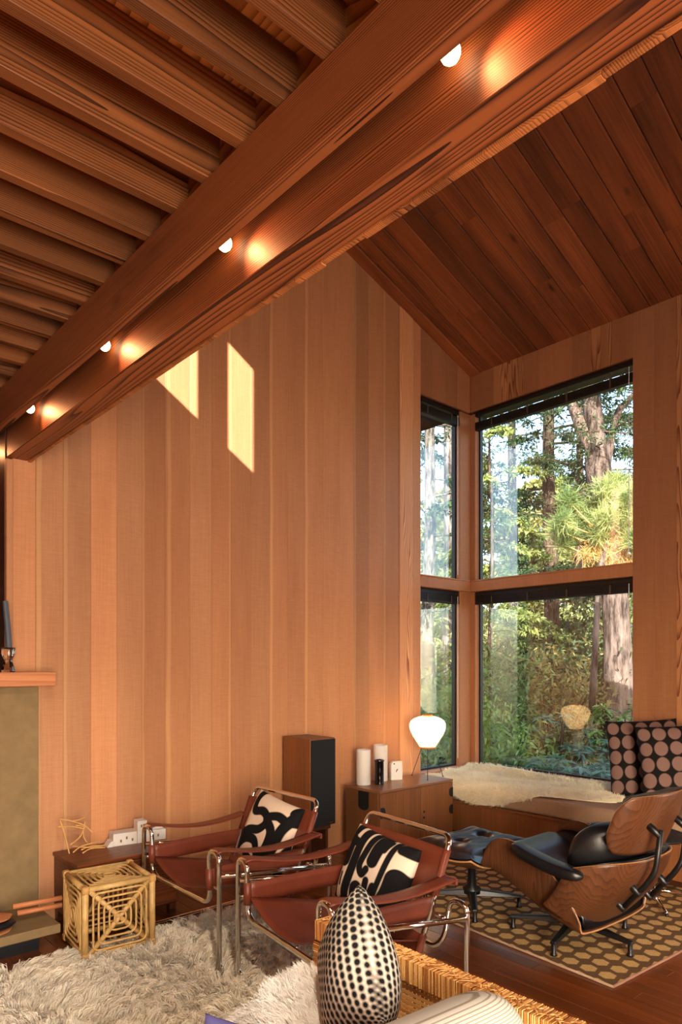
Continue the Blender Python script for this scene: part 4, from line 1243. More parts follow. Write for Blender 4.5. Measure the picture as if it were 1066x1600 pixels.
# ---- candle and bellows at the fireplace
cpos = P(13, 1048, y=4.03)
cg = thing('candle_holder', 'cut crystal candle holder on the mantel shelf', 'candle holder', (cpos.x, 4.03, 1.457))
MB().lathe([(.0005, 0), (.034, 0), (.036, .006), (.030, .03), (.022, .055), (.020, .066), (.030, .085), (.036, .10), (.035, .118), (.038, .134), (.032, .134), (.022, .128), (.0005, .126)], 10).build('holder', M['crystal'], cg)
cn = MB().tube([(0, 0, .0), (-.006, .0, .10), (-.020, .0, .262)], [.0165, .0160, .0140], 14).build('candle', M['candle'])
cn.location = (cpos.x + .004, 4.03, 1.457 + .1275); tag(cn, 'leaning grey-blue candle in the crystal holder', 'candle')
bw = thing('fire_bellows', 'wooden bellows with black leather lying on the hearth', 'bellows', (1.02, 3.80, .148))
BM = Matrix.Translation((-1.02, -3.80, -.148))
for k, (a, c) in enumerate((((20, 1417), (96, 1403)), ((27, 1427), (96, 1415)))):
    p0 = P(a[0], a[1], y=3.78); p1 = P(c[0], c[1], y=3.78)
    p0.z = max(p0.z, .165 + (.03 if k == 0 else 0)); p1.z = max(p1.z, .20)
    MB().tube([p0, p0.lerp(p1, .5), p1], [.014, .013, .015], 10).build('handle', M['mantel'], bw, True, BM)
def bl_(a, c):
    ang = 2 * PI * c; x = .62 + .48 * a
    w = .085 * (max(0, 1 - abs(2 * a - 1.05) ** 4)) ** .5 + .004
    hh = .030 * (max(0, 1 - abs(2 * a - 1.0) ** 6)) ** .5 + .004
    return (x, 3.77 + w * math.cos(ang), .183 + hh * math.sin(ang))
MB().grid(16, 20, bl_).build('leather_body', M['black_leather'], bw, True, BM)
for k, zz in ((0, .213), (1, .150)):
    def pad(a, c, zz=zz):
        ang = 2 * PI * c; x = .60 + .49 * a
        w = .090 * (max(0, 1 - abs(2 * a - 1.0) ** 4)) ** .5 + .004
        return (x, 3.77 + w * math.cos(ang), zz + .006 * math.sin(ang))
    MB().grid(16, 16, pad).build('wood_board', M['mantel'], bw, True, BM)
for k in range(4):
    MB().lathe([(.0001, .003), (.004, .002), (.005, 0)], 8).build('stud', M['chrome'], bw, True, BM @ Matrix.Translation((.93 + .035 * k, 3.685 + .012 * k, .19)) @ Matrix.Rotation(PI / 2, 4, 'X'))
# ================================================================== RUGS, FURS, SOFA
def ribbons(roots, tips, bend, width, seg=2):
    """thin tapering strands from roots to tips (N,3), bend (N,3) mid offset -> verts, tris"""
    n = len(roots)
    d = tips - roots
    side = np.cross(d, RNG.normal(size=(n, 3)))
    side /= (np.linalg.norm(side, axis=1, keepdims=True) + 1e-9)
    w = width[:, None] if isinstance(width, np.ndarray) else width
    mid = roots + d * .55 + bend
    V = np.stack([roots - side * w * .5, roots + side * w * .5, mid - side * w * .45, mid + side * w * .45, tips], axis=1).reshape(-1, 3)
    b = (np.arange(n) * 5)[:, None]
    F = np.concatenate([b + np.array([[0, 1, 3]]), b + np.array([[0, 3, 2]]), b + np.array([[2, 3, 4]])], axis=1).reshape(-1, 3)
    return V, F
def vnoise(p, f, seed):
    """cheap smooth vector field"""
    r = np.random.default_rng(seed); out = np.zeros((len(p), 3))
    for k in range(6):
        d = r.normal(size=(p.shape[1],)) * f; ph = r.uniform(0, 6.28); out += np.sin(p @ d + ph)[:, None] * r.normal(size=(1, 3))
    return out / 2.5
def clumped(xy, cell, seed):
    r = np.random.default_rng(seed)
    g = np.floor(xy / cell)
    key = (g[:, 0] * 73856093 + g[:, 1] * 19349663).astype(np.int64) & 0xffff
    tab = r.uniform(0, 1, size=(65536, 2)); ang = r.uniform(0, 6.28, 65536); ln = r.uniform(.7, 1.25, 65536)
    return (g + tab[key]) * cell, ang[key], ln[key]

# ---- cream shag rug
shag = thing('shag_rug', 'deep cream shag rug under the tube armchairs', 'rug', (1.2, 2.3, 0))
RX0, RX1, RY0, RY1 = -.45, 2.42, 1.0, 3.53
MB().box(RX0 - 1.2, RX1 - 1.2, RY0 - 2.3, RY1 - 2.3, .001, .014, .003).build('backing', M['fur'], shag)
def shag_strands(n, x0, x1, y0, y1, w, seed):
    r = np.random.default_rng(seed)
    xy = np.stack([r.uniform(x0, x1, n), r.uniform(y0, y1, n)], 1)
    c, a, l = clumped(xy, .036, seed + 1)
    fl = vnoise(xy, 5.0, 3)[:, :2] * .03
    h = .040 * l * r.uniform(.75, 1.15, n)
    rad = .034 * l
    tip = np.concatenate([c * .55 + xy * .45 + np.stack([np.cos(a) * rad, np.sin(a) * rad], 1) + fl + r.normal(size=(n, 2)) * .007, (.014 + h)[:, None]], 1)
    root = np.concatenate([xy, np.full((n, 1), .012)], 1)
    bend = np.stack([np.zeros(n), np.zeros(n), .016 * r.uniform(.4, 1.3, n)], 1) + r.normal(size=(n, 3)) * .005
    # keep the pile out of the cube, hearth and chair feet heights: only shorten
    V, F = ribbons(root, tip, bend, r.uniform(.0022, .0044, n))
    V[:, 0] -= 1.2; V[:, 1] -= 2.3
    return V, F
V, F = shag_strands(100000, .55, RX1, 1.75, RY1, .003, 11)
o = npmesh('pile', V, F, M['fur'], shag, True); o['kind'] = 'stuff'
V, F = shag_strands(22000, RX0, .55, 1.0, RY1, .003, 12)
o = npmesh('pile', V, F, M['fur'], shag, True); o['kind'] = 'stuff'

# ---- dotted carpet under the lounge chair
cr = MB().box(0, 1.66, 0, 2.02, .0, .011, .002).build('dotted_rug', M['carpet'])
cr.location = (3.064, 1.543, .0005); cr.rotation_euler = (0, 0, math.radians(-4))
tag(cr, 'brown rug with tan six-sided dots under the lounge chair', 'rug')
M['binding'] = plain('rug_binding', (150, 108, 88), 0.8)
MB().tube([(-.002, -.003, .006), (1.66, -.003, .006)], .0065, 8).build('bound_edge', M['binding'], cr, True)
MB().tube([(-.003, -.003, .006), (-.003, 2.02, .006)], .0062, 8).build('bound_edge', M['taupe'], cr, True)

# ---- sheepskins
def fur_surface(name, label, fn, mat, n, length, width, seed, nu=40, nv=40, group=None, lean=(0, 0, 0), outline=None, clump=.03, cat='sheepskin'):
    t = thing(name, label, cat, (0, 0, 0), group=group)
    mb = MB().grid(nu, nv, fn); 
    solid(mb.build('hide', mat, t, True), .008, 0)
    r = np.random.default_rng(seed)
    uv = r.uniform(0, 1, size=(n, 2))
    # sample positions + normals through a fine lattice
    m = 80
    G = np.array([[fn(i / m, j / m) for i in range(m + 1)] for j in range(m + 1)], dtype=float)
    du = np.gradient(G, axis=1); dv = np.gradient(G, axis=0)
    NN = np.cross(du, dv); NN /= np.linalg.norm(NN, axis=2, keepdims=True) + 1e-12
    if NN[:, :, 2].mean() < 0: NN = -NN
    q = uv * m; i0 = np.minimum(q.astype(int), m - 1); fr_ = q - i0
    def samp(A):
        a = A[i0[:, 1], i0[:, 0]]; b = A[i0[:, 1], i0[:, 0] + 1]; c = A[i0[:, 1] + 1, i0[:, 0]]; d = A[i0[:, 1] + 1, i0[:, 0] + 1]
        fx = fr_[:, :1]; fy = fr_[:, 1:]
        return a * (1 - fx) * (1 - fy) + b * fx * (1 - fy) + c * (1 - fx) * fy + d * fx * fy
    pos = samp(G); nn = samp(NN); nn /= np.linalg.norm(nn, axis=1, keepdims=True)
    c, a, l = clumped(uv * np.array([np.linalg.norm(G[m // 2, m] - G[m // 2, 0]), np.linalg.norm(G[m, m // 2] - G[0, m // 2])]), clump, seed + 5)
    fl = vnoise(pos, 7.0, seed + 2) * .5 + np.stack([np.cos(a), np.sin(a), np.zeros(n)], 1) * .5
    d = nn + fl * .75 + np.array(lean) + r.normal(size=(n, 3)) * .22
    d /= np.linalg.norm(d, axis=1, keepdims=True)
    L_ = length * r.uniform(.7, 1.15, n) * (.85 + .15 * l)
    tip = pos + d * L_[:, None]; tip[:, 2] -= L_ * .12
    V, F = ribbons(pos, tip, nn * (L_ * .18)[:, None], r.uniform(width * .7, width * 1.3, n))
    o = npmesh('wool', V, F, mat, t, True); o['kind'] = 'stuff'
    return t
# golden one on the window bench: lies on the cushion and hangs over its front
def bench_skin(a, c):
    # a along the bench (0 near cabinet .. 1 near pillows), c from the wall (0) to the front (1)
    y = 4.08 - 1.62 * a
    ed = math.sin(PI * a) ** .35 if 0 < a < 1 else 0
    front = 1.02 - .10 * (1 - ed) - .05 * math.sin(9 * a + 1) - .38 * max(0, (a - .62) / .38) ** 1.5
    s = .06 + (front - .0) * c * .86 + .02 * math.sin(7 * a)
    dist = s * .86
    top = .715
    zt = .492 + .012 * math.sin(8 * a + 3 * c) + .012 * math.sin(15 * c + 5 * a)
    if c < .18: zt += .055 * (1 - c / .18) ** 2
    if dist < top: return (5.345 - dist, y + .03 * math.sin(6 * c), zt)
    over = dist - top
    return (5.345 - top - .012 - .01 * min(1, over / .03), y + .03 * math.sin(6 * c), zt - over * 1.0)
fur_surface('sheepskin', 'golden cream sheepskin spread on the window bench', bench_skin, M['fur_gold'], 52000, .042, .0030, 21, 60, 40, lean=(-.25, 0, 0))

# ---- wicker sofa in the foreground
sofa = thing('wicker_sofa', 'wicker sofa with wrapped rails and cane back in the foreground', 'sofa', (1.1, .6, 0))
FM = Matrix.Translation((-1.1, -.6, 0))
RXI, RXO, RZ0, RZ1, SYE = 1.508, 1.578, .552, .620, 1.835
def wrapped_rail(name, p0, p1, hw, hh, pitch, parent, rails_axis):
    """rail wound with flat cane: one shallow hoop per turn, uneven"""
    mb = MB(); L_ = (Vector(p1) - Vector(p0)).length; n = int(L_ / pitch)
    d = (Vector(p1) - Vector(p0)).normalized()
    up = Vector((0, 0, 1)) if rails_axis != 'z' else Vector((1, 0, 0))
    sd = d.cross(up).normalized()
    for k in range(n):
        s0 = k * pitch + .0003; s1 = (k + 1) * pitch - .0003
        e = random.uniform(0, .0022); sk = random.uniform(-.35, .35) * pitch if random.random() < .5 else 0
        q = []
        for (s_, g) in ((s0, 0), (s0 * .65 + s1 * .35, .0012), (s0 * .35 + s1 * .65, .0012), (s1, 0)):
            for i, (a, c) in enumerate(((-1, -1), (1, -1), (1, 1), (-1, 1))):
                off = sk * (c if i in (2, 3) else 0)
                q.append(Vector(p0) + d * (s_ + off) + sd * a * (hw + e + g) + up * c * (hh + e + g))
        f = []
        for r_ in range(3):
            for i in range(4):
                j = (i + 1) % 4; f.append((r_ * 4 + i, r_ * 4 + j, (r_ + 1) * 4 + j, (r_ + 1) * 4 + i))
        mb.add(q, f)
    o = mb.build(name, M['wicker'], parent, False, FM); return o
xc, zc_ = (RXI + RXO) / 2, (RZ0 + RZ1) / 2
wrapped_rail('back_rail', (xc, -.6, zc_), (xc, SYE, zc_), .032, .031, .0062, sofa, 'y')
wrapped_rail('corner_post', (xc, SYE - .035, .0), (xc, SYE - .035, RZ0), .033, .033, .0075, sofa, 'z')
wrapped_rail('lower_rail', (xc, -.6, .29), (xc, SYE - .07, .29), .028, .026, .0075, sofa, 'y')
# woven top of the rail: short crossed cane ends
mb = MB(); y = -.5
while y < SYE - .02:
    for k in range(2):
        x0 = RXI + .006 + random.uniform(0, .03); l = random.uniform(.02, .04); a = random.choice((-1, 1)) * random.uniform(.3, .9)
        p0 = Vector((x0, y, RZ1 + .0035)); p1 = p0 + Vector((math.cos(a) * l * .6, math.sin(a) * l, 0)); sd = Vector((-math.sin(a), math.cos(a) * .6, 0)).normalized() * .0028
        if p1.x > RXO - .004: continue
        mb.add([p0 - sd, p0 + sd, p1 + sd, p1 - sd, p0 + Vector((0, 0, -.003)), p1 + Vector((0, 0, -.003)), (p0 + p1) / 2 + Vector((0, 0, .002))], [(0, 1, 6), (1, 2, 6), (2, 3, 6), (3, 0, 6)])
    y += .011
o = mb.build('woven_top', M['wicker'], sofa, False, FM); o['kind'] = 'stuff'
# cane web of the back
mb = MB(); xw = RXI + .018
for k in range(150):
    y = SYE - .08 - k * .0155
    mb.box(xw - .0012, xw + .0012, y - .0052, y + .0052, .315, RZ0 - .002)
for k in range(16):
    z = .322 + k * .0148
    mb.box(xw - .0024, xw + .0024, SYE - .08 - 150 * .0155, SYE - .072, z - .0050, z + .0050)
o = mb.build('cane_web', M['wicker'], sofa, False, FM); o['kind'] = 'stuff'; o['label'] = 'open cane webbing'
# seat frame and platform
for (x0, x1, y0, y1, z0, z1, nm) in ((.70, RXI, SYE - .065, SYE - .005, .24, .30, 'end_rail'), (.70, .76, -.6, SYE - .005, .24, .30, 'front_rail')):
    MB().box(x0, x1, y0, y1, z0, z1, .006).build(nm, M['wicker'], sofa, False, FM)
for (x0, y0) in ((.70, SYE - .065), (.70, -.6), (RXI, -.6)):
    MB().box(x0, x0 + .055, y0, y0 + .055, 0, .24, .006).build('leg', M['wicker'], sofa, False, FM)
MB().box(.765, RXI - .002, -.6, SYE - .07, .25, .285, .004).build('platform', M['wicker'], sofa, False, FM)
sc_ = MB().box(.735, RXI - .012, -.55, SYE - .075, .287, .348).build('seat_cushion', M['linen'])
bevel(sc_, .02, 4); tag(sc_, 'pale striped linen seat cushion on the wicker sofa', 'cushion')

def sofa_skin(a, c):
    # a across (0 back rail .. 1 front), c along the sofa (0 far end .. 1 nearer)
    x = 1.440 - .68 * a; y = 1.790 - .34 * c
    z = .368 + .075 * max(0, 1 - a / .35) ** 1.4 + .012 * math.sin(9 * a + 4 * c)
    hump = .070 * math.exp(-((a - .25) / .28) ** 2)
    return (x, y, z + hump * .8)
fur_surface('sheepskin', 'white sheepskin thrown over the far end of the wicker sofa', sofa_skin, M['fur_white'], 24000, .055, .0028, 33, 30, 30, lean=(-.40, .10, .2), clump=.04)

def arc_table(half, t):
    tab = [0.0]; n = 400
    def dd(q): return max(0.0, 1 - q ** 4) ** .55 * t / 2
    for k in range(n):
        a_, c_ = k / n, (k + 1) / n
        tab.append(tab[-1] + math.hypot(half / n, dd(c_) - dd(a_)))
    return lambda q: math.copysign(tab[min(n, int(abs(q) * n + .5))], q)
ARX, ARY = arc_table(.19, .205), arc_table(.19, .205)
def opart(u, v, side):
    # op-art field of dots: a staggered lattice whose dots swell and shrink in slow waves
    x = ARX(u); y = ARY(v)
    wx = x + .007 * math.sin(13 * y + 1.5); wy = y + .006 * math.sin(15 * x - 1.0) + .004 * math.sin(31 * y + 2)
    px_, py_ = .0225, .0268
    j = math.floor(wy / py_); ox = (j % 2) * .5
    i = math.floor(wx / px_ - ox)
    dx = wx - (i + ox + .5) * px_; dy = wy - (j + .5) * py_
    sx_ = .0100 * (1 + .20 * math.sin(11 * y + 6 * x)); sy_ = .0122 * (1 + .20 * math.sin(13 * x + 3 + 5 * y))
    return (math.hypot(dx / sx_, dy / sy_) - 1) * .0085
p = pillow('dotted_pillow', .38, .38, .205, 190, M['ink_dots'], None, opart, .03)
p.location = (1.345, 1.44, .600)
p.rotation_euler = (math.radians(-3), math.radians(43), math.radians(-121))
tag(p, 'large cream pillow covered in small black dots on the wicker sofa', 'pillow')

# striped linen back cushion leaning on the rail
def bolster(a, c):
    x = -1 + 2 * a; ang = 2 * PI * c
    e = max(0.0, 1 - abs(x) ** 7) ** .5
    sx_, sz_ = .095 * e + .002, .165 * e + .002
    cc_, s_ = math.cos(ang), math.sin(ang)
    return (x * .30, sx_ * math.copysign(abs(cc_) ** .75, cc_), sz_ * math.copysign(abs(s_) ** .75, s_))
bo = MB().grid(40, 36, bolster).build('back_cushion', M['linen'], None, True)
bo.location = (1.185, 1.035, .525); bo.rotation_euler = (math.radians(-12), math.radians(-3), math.radians(-9))
tag(bo, 'plump striped linen back cushion against the cane back', 'cushion')
vp = pillow('violet_pillow', .22, .20, .06, 24, M['violet'], None, None)
q = P(372, 1660, z=.47)
vp.location = (q.x, q.y, .475); vp.rotation_euler = (math.radians(-62), math.radians(24), math.radians(-30))
tag(vp, 'violet-blue cloth corner on the white sheepskin', 'pillow')
# ================================================================== OUTDOORS
gr = MB().grid(30, 30, lambda a, c: (3.5 + 50 * a, -8 + 62 * c, -.45 + .25 * math.sin(3 + 9 * a) * math.cos(7 * c) * min(1, a * 3) + 2.2 * max(0, a - .4) + 1.2 * max(0, c - .5))).build('ground', M['soil'], None, True)
gr['kind'] = 'structure'; gr['label'] = 'forest floor outside the windows'; gr['category'] = 'ground'
def leaf_cloud(pos, dirs, length, width, droop=.0, seed=1):
    """pointed little leaves / needle sprigs as single quads"""
    r = np.random.default_rng(seed); n = len(pos)
    d = dirs / (np.linalg.norm(dirs, axis=1, keepdims=True) + 1e-9)
    s = np.cross(d, r.normal(size=(n, 3))); s /= np.linalg.norm(s, axis=1, keepdims=True) + 1e-9
    L_ = length * r.uniform(.6, 1.3, n)[:, None]; w = width * r.uniform(.7, 1.2, n)[:, None]
    mid = pos + d * L_ * .45
    tip = pos + d * L_; tip[:, 2] -= (L_ * droop)[:, 0]
    V = np.stack([pos, mid + s * w * .5, tip, mid - s * w * .5], 1).reshape(-1, 3)
    F = (np.arange(n) * 4)[:, None] + np.array([[0, 1, 2, 3]])
    return V, F
def dist_pt(px, d):
    q = P(px, CY, d=d); return (q.x, q.y)
def conifer(label, px, d, height, rad, z_lo, reach, nb, twigs, leaves, lmat, bark, leaf=.10, lw=.035, seed=1, lean=0.0, base=-.6, sag=.25, tops=None):
    bx_, by_ = dist_pt(px, d)
    t = thing('conifer_tree', label, 'tree', (bx_, by_, base), group='conifers outside the corner window')
    r = np.random.default_rng(seed)
    n = 14
    pts = [(lean * (k / n) * height + .06 * math.sin(k * 1.3 + seed), .06 * math.cos(k * 1.1 + seed), height * k / n) for k in range(n + 1)]
    MB().tube(pts, [rad * (1.25 if k == 0 else 1) * (1 - .72 * k / n) for k in range(n + 1)], 12).build('trunk', bark, t, True)
    mb = MB(); LP, LD = [], []
    for k in range(nb):
        f = (k + .5) / nb
        z = z_lo + (height - z_lo) * f
        a = r.uniform(0, 6.28); L_ = reach * (1 - .75 * max(0, f - .25)) * r.uniform(.6, 1.15)
        o = np.array([lean * z, 0, z]); dr = np.array([math.cos(a), math.sin(a), r.uniform(-.1, .25)])
        P_ = [o + dr * L_ * q + np.array([0, 0, -sag * L_ * q * q]) for q in (0, .35, .7, 1.0)]
        mb.tube([tuple(p) for p in P_], [rad * .16, rad * .11, rad * .07, rad * .03], 5, cap=False)
        for q in range(twigs):
            s = r.uniform(.18, 1.0); i = min(2, int(s * 3)); 
            c = o + dr * L_ * s + np.array([0, 0, -sag * L_ * s * s])
            ta = a + r.choice([-1, 1]) * r.uniform(.5, 1.3); tl = L_ * .34 * (1.15 - .6 * s) * r.uniform(.5, 1.2)
            td = np.array([math.cos(ta), math.sin(ta), r.uniform(-.35, .1)])
            ss = r.uniform(0, 1, leaves)
            pp = c + td * tl * ss[:, None] + np.stack([np.zeros(leaves), np.zeros(leaves), -.22 * tl * ss ** 2], 1) + r.normal(size=(leaves, 3)) * .018
            LP.append(pp); LD.append(td * .7 + r.normal(size=(leaves, 3)) * .75 + np.array([0, 0, -.15]))
    mb.build('branches', bark, t, True)
    V, F = leaf_cloud(np.concatenate(LP), np.concatenate(LD), leaf, lw, .15, seed + 3)
    o = npmesh('foliage', V, F, lmat, t); o['kind'] = 'stuff'
    return t
# near trunks, left to right in the panes
conifer('shaggy dark fir at the left edge of the narrow panes', 671, 13.0, 13, .15, 2.2, 1.8, 30, 16, 22, M['needle'], M['bark_grey'], seed=2)
conifer('pale grey fir trunk right of centre in the narrow panes', 701, 15.5, 14, .17, 3.0, 2.0, 26, 14, 20, M['needle'], M['bark_grey'], seed=3)
conifer('slender grey fir nearest the corner post in the wide panes', 801, 15.0, 14, .135, 2.4, 2.2, 36, 18, 24, M['needle'], M['bark_grey'], seed=4)
conifer('dark fir with drooping branches in the middle of the wide panes', 859, 13.0, 13, .165, 2.0, 2.3, 40, 20, 26, M['needle'], M['bark'], seed=5)
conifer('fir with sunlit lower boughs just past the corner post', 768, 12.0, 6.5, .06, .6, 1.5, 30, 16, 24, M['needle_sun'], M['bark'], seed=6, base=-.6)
conifer('thin fir behind the big pine', 905, 19.0, 15, .14, 1.2, 2.2, 26, 14, 20, M['needle'], M['bark'], seed=8, leaf=.13, lw=.045)
conifer('fir filling the gap right of the big pine', 1010, 15.0, 13, .15, 1.6, 2.2, 24, 14, 20, M['needle'], M['bark'], seed=9)
conifer('fir beyond the left jamb of the narrow panes', 640, 17.0, 14, .16, 1.5, 2.4, 34, 16, 22, M['needle'], M['bark_grey'], seed=10)
# sunlit trees on the slope behind
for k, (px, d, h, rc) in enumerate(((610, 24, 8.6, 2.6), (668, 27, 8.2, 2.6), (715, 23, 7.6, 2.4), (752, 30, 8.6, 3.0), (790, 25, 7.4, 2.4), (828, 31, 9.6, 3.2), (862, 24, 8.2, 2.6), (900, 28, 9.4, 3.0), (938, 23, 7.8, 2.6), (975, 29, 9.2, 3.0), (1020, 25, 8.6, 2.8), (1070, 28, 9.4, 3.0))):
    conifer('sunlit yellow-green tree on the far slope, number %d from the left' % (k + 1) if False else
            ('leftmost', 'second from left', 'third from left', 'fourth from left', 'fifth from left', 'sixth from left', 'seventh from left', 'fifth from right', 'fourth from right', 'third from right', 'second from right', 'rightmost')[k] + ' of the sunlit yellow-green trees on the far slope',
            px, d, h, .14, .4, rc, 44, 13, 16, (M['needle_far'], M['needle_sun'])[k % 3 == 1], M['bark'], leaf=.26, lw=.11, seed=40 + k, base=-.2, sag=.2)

# the big forked pine
bx_, by_ = dist_pt(955, 11.5)
pine = thing('pine_tree', 'big forked pine with rough bark at the right of the wide panes', 'tree', (bx_, by_, -.6))
def off(px, py, dd=11.5):
    q = P(px, py, d=dd); return (q.x - bx_, q.y - by_, q.z + .6)
tr_pts = [off(972, 1250), off(968, 1120), off(964, 980), off(955, 860), off(942, 770), off(935, 735), off(930, 690), off(926, 640), off(922, 580), off(915, 480)]
MB().tube(tr_pts, [.30, .25, .215, .20, .20, .21, .17, .15, .145, .13], 16).build('trunk', M['bark_pine'], pine, True)
MB().tube([off(936, 720), off(918, 690), off(905, 660), off(893, 630), off(880, 590)], [.12, .11, .095, .08, .06], 10).build('limb', M['bark_pine'], pine, True)
MB().tube([off(945, 735), off(951, 705), off(958, 670), off(968, 640), off(990, 618), off(1010, 600)], [.09, .075, .065, .06, .05, .04], 10).build('limb', M['bark_pine'], pine, True)
r = np.random.default_rng(77); LP, LD = [], []
mbb = MB()
for k in range(26):
    q0 = np.array(off(r.uniform(860, 1010), r.uniform(560, 760))) + r.normal(size=3) * .5
    a = r.uniform(0, 6.28); dr = np.array([math.cos(a), math.sin(a), r.uniform(-.2, .2)])
    mbb.tube([tuple(q0), tuple(q0 + dr * .5), tuple(q0 + dr * .9 + np.array([0, 0, -.08]))], [.014, .010, .005], 5, cap=False)
    for s in range(26):
        c = q0 + dr * r.uniform(.1, .95) + r.normal(size=3) * .10
        pp = np.repeat(c[None], 10, 0) + r.normal(size=(10, 3)) * .03
        LP.append(pp); LD.append(r.normal(size=(10, 3)) + dr * .5)
mbb.build('branches', M['bark'], pine, True)
V, F = leaf_cloud(np.concatenate(LP), np.concatenate(LD), .09, .022, .1, 5)
o = npmesh('foliage', V, F, M['needle'], pine); o['kind'] = 'stuff'

# the sunlit pine sapling with long needles in front of it
bx_, by_ = dist_pt(958, 9.6)
sap = thing('pine_sapling', 'sunlit young pine with long needles in front of the big pine', 'tree', (bx_, by_, -.6))
def off2(px, py, dd=9.6):
    q = P(px, py, d=dd); return np.array((q.x - bx_, q.y - by_, q.z + .6))
MB().tube([tuple(off2(925, 1110)), tuple(off2(932, 980)), tuple(off2(938, 890)), tuple(off2(955, 820)), tuple(off2(962, 770))], [.05, .045, .038, .026, .012], 8).build('trunk', M['bark_pine'], sap, True)
NP, ND, GP, GD = [], [], [], []
mbb = MB()
for (px, py, s) in ((965, 755, 1.1), (945, 765, 1), (985, 775, 1), (958, 785, 1.1), (930, 790, .9), (975, 800, 1.1), (900, 800, .9), (888, 782, .9), (905, 822, 1), (925, 815, 1), (880, 815, .8), (948, 810, 1), (985, 820, 1), (870, 828, .8), (895, 838, .9), (935, 838, .9), (960, 832, 1), (880, 850, .7), (990, 845, .9), (995, 800, 1)):
    c = off2(px, py, 9.6 + r.uniform(-.5, .5))
    st_ = off2(948, max(py + 25, 840)) 
    mbb.tube([tuple(st_), tuple((st_ + c) / 2 + np.array([0, 0, -.03])), tuple(c)], [.014, .010, .006], 5, cap=False)
    nn_ = int(520 * s)
    dd = r.normal(size=(nn_, 3)); dd[:, 2] += .55
    NP.append(c + r.normal(size=(nn_, 3)) * .055 * s); ND.append(dd)
for (px, py) in ((945, 850), (960, 845), (930, 855), (975, 858), (950, 870), (985, 870), (920, 865), (965, 880)):
    c = off2(px, py, 9.7); dd = r.normal(size=(150, 3)); dd[:, 2] -= .3
    GP.append(c + r.normal(size=(150, 3)) * .06); GD.append(dd)
mbb.build('branches', M['twig'], sap, True)
V, F = leaf_cloud(np.concatenate(NP), np.concatenate(ND), .19, .0085, .05, 9)
o = npmesh('needles', V, F, M['pine'], sap); o['kind'] = 'stuff'
V, F = leaf_cloud(np.concatenate(GP), np.concatenate(GD), .17, .008, .2, 10)
o = npmesh('dry_needles', V, F, M['twig'], sap); o['kind'] = 'stuff'; o['label'] = 'dry straw-coloured needles'

# bushes and brush between the trunks
def bush(label, px, d, zc, rx, rz, n, mat, leaf, lw, seed, name='bush', cat='bush'):
    x_, y_ = dist_pt(px, d)
    t = thing(name, label, cat, (x_, y_, -.5), group='bushes outside the corner window')
    r_ = np.random.default_rng(seed)
    mb = MB()
    C = []
    for k in range(26):
        dd = r_.normal(size=3); dd /= np.linalg.norm(dd); dd[2] = abs(dd[2]) * .9 + .0
        e = np.array([dd[0] * rx, dd[1] * rx, .15 + dd[2] * (zc + rz + .5)]) * r_.uniform(.6, 1.0)
        mb.tube([(dd[0] * .05, dd[1] * .05, 0), tuple(e * .55 + np.array([0, 0, .1])), tuple(e)], [.02, .012, .005], 5, cap=False); C.append(e)
    mb.build('stems', M['bark'], t, True)
    C = np.array(C)
    base = C[r_.integers(0, len(C), n)] + r_.normal(size=(n, 3)) * np.array([rx * .26, rx * .26, rz * .30])
    base[:, 2] = np.maximum(base[:, 2], .05)
    V, F = leaf_cloud(base, r_.normal(size=(n, 3)) + np.array([0, 0, -.1]), leaf, lw, .2, seed + 1)
    o = npmesh('foliage', V, F, mat, t); o['kind'] = 'stuff'
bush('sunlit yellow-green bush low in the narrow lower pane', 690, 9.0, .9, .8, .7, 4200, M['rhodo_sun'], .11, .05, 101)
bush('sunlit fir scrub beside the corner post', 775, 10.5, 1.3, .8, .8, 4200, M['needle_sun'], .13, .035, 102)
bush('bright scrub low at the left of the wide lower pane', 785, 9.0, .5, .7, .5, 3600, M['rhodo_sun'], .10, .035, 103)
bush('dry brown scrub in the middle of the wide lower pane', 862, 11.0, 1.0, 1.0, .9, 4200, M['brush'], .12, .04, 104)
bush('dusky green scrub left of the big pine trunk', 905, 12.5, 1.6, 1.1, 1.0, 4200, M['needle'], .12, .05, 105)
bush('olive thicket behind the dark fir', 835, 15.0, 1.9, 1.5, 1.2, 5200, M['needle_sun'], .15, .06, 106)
bush('olive thicket right of the big pine', 1010, 13.5, 1.4, 1.4, 1.2, 4600, M['needle'], .14, .06, 107)
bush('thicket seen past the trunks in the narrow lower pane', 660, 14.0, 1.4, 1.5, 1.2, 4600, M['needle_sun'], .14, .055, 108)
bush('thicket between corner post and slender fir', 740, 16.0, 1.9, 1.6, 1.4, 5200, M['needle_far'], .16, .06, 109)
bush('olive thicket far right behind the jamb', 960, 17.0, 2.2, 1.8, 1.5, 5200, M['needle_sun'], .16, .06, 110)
bush('bright thicket at the foot of the far slope, centre', 880, 18.0, 2.4, 1.8, 1.5, 5200, M['needle_far'], .17, .065, 111)

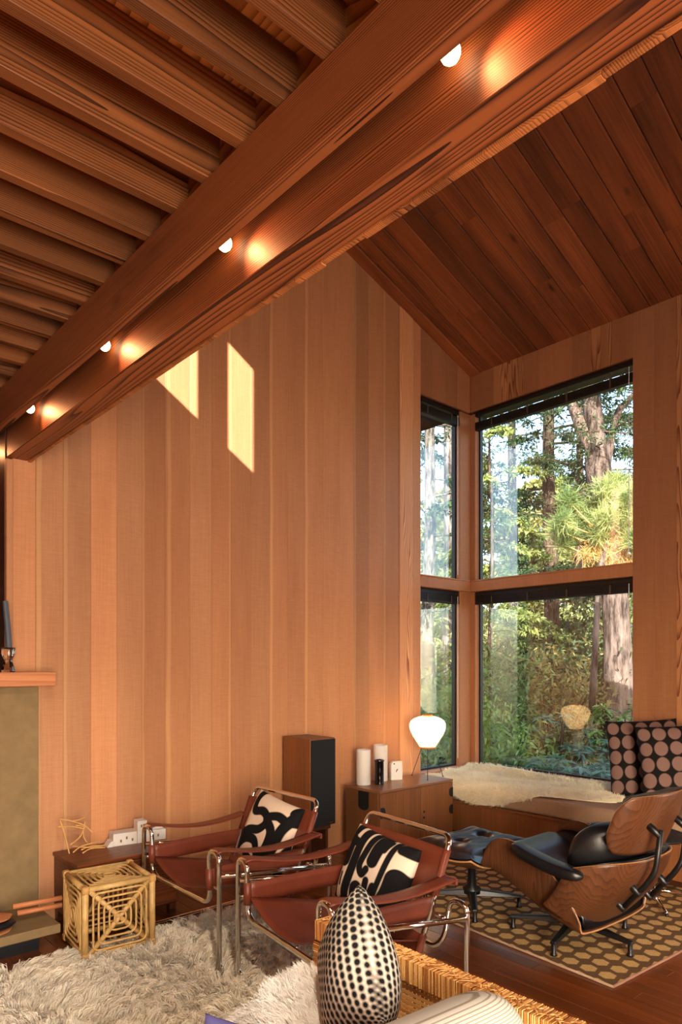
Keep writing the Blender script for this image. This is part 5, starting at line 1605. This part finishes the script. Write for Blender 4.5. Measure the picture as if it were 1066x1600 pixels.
# rhododendrons under the window: every leaf its own piece
def leaf_mesh(name, L_, w, mat, fold=.25, droop=.25):
    v = []; f = []
    n = 4
    for k in range(n + 1):
        s = k / n; ww = w * math.sin(PI * min(1, (s * .92 + .06))) ** .8 * .5
        z = -droop * L_ * s * s
        v += [(s * L_, -ww, z + fold * ww), (s * L_, 0, z), (s * L_, ww, z + fold * ww)]
    for k in range(n):
        b_ = k * 3
        f += [(b_, b_ + 1, b_ + 4, b_ + 3), (b_ + 1, b_ + 2, b_ + 5, b_ + 4)]
    me = bpy.data.meshes.new(name); me.from_pydata(v, [], f); me.update(); shade(me, True); me.materials.append(mat); return me
LF = [leaf_mesh('rhododendron_leaf', .15, .042, M['rhodo']), leaf_mesh('rhododendron_leaf_long', .18, .045, M['rhodo'], .2, .4)]
LS = [leaf_mesh('shrub_leaf', .15, .036, M['rhodo_sun'], .2, .3), leaf_mesh('shrub_leaf_long', .19, .040, M['rhodo_sun'], .2, .45)]
def rhodo(label, px, d, ztop, rad, whorls, leaves, lib, seed):
    x_, y_ = dist_pt(px, d)
    t = thing('rhododendron', label, 'shrub', (x_, y_, -.45), group='rhododendrons below the wide window')
    r_ = random.Random(seed)
    mb = MB(); top = ztop + .45
    for k in range(whorls):
        a = r_.uniform(0, 2 * PI); q = rad * math.sqrt(r_.random()); z = top * (1 - .45 * (q / rad) ** 2) * r_.uniform(.72, 1.0)
        e = Vector((q * math.cos(a), q * math.sin(a), z))
        mb.tube([(e.x * .15, e.y * .15, 0), (e.x * .6, e.y * .6, z * .6), tuple(e)], [.012, .009, .005], 5, cap=False)
        ph = r_.uniform(0, 6.28)
        for i in range(leaves):
            o = bpy.data.objects.new('leaf', lib[r_.random() < .4]); link(o, t)
            o.location = e + Vector((0, 0, r_.uniform(-.02, .02)))
            s = r_.uniform(.75, 1.15); o.scale = (s, s, s)
            o.rotation_euler = (r_.uniform(-.4, .4), r_.uniform(-.55, .35), ph + 2 * PI * i / leaves + r_.uniform(-.25, .25))
    mb.build('stems', M['bark'], t, True)
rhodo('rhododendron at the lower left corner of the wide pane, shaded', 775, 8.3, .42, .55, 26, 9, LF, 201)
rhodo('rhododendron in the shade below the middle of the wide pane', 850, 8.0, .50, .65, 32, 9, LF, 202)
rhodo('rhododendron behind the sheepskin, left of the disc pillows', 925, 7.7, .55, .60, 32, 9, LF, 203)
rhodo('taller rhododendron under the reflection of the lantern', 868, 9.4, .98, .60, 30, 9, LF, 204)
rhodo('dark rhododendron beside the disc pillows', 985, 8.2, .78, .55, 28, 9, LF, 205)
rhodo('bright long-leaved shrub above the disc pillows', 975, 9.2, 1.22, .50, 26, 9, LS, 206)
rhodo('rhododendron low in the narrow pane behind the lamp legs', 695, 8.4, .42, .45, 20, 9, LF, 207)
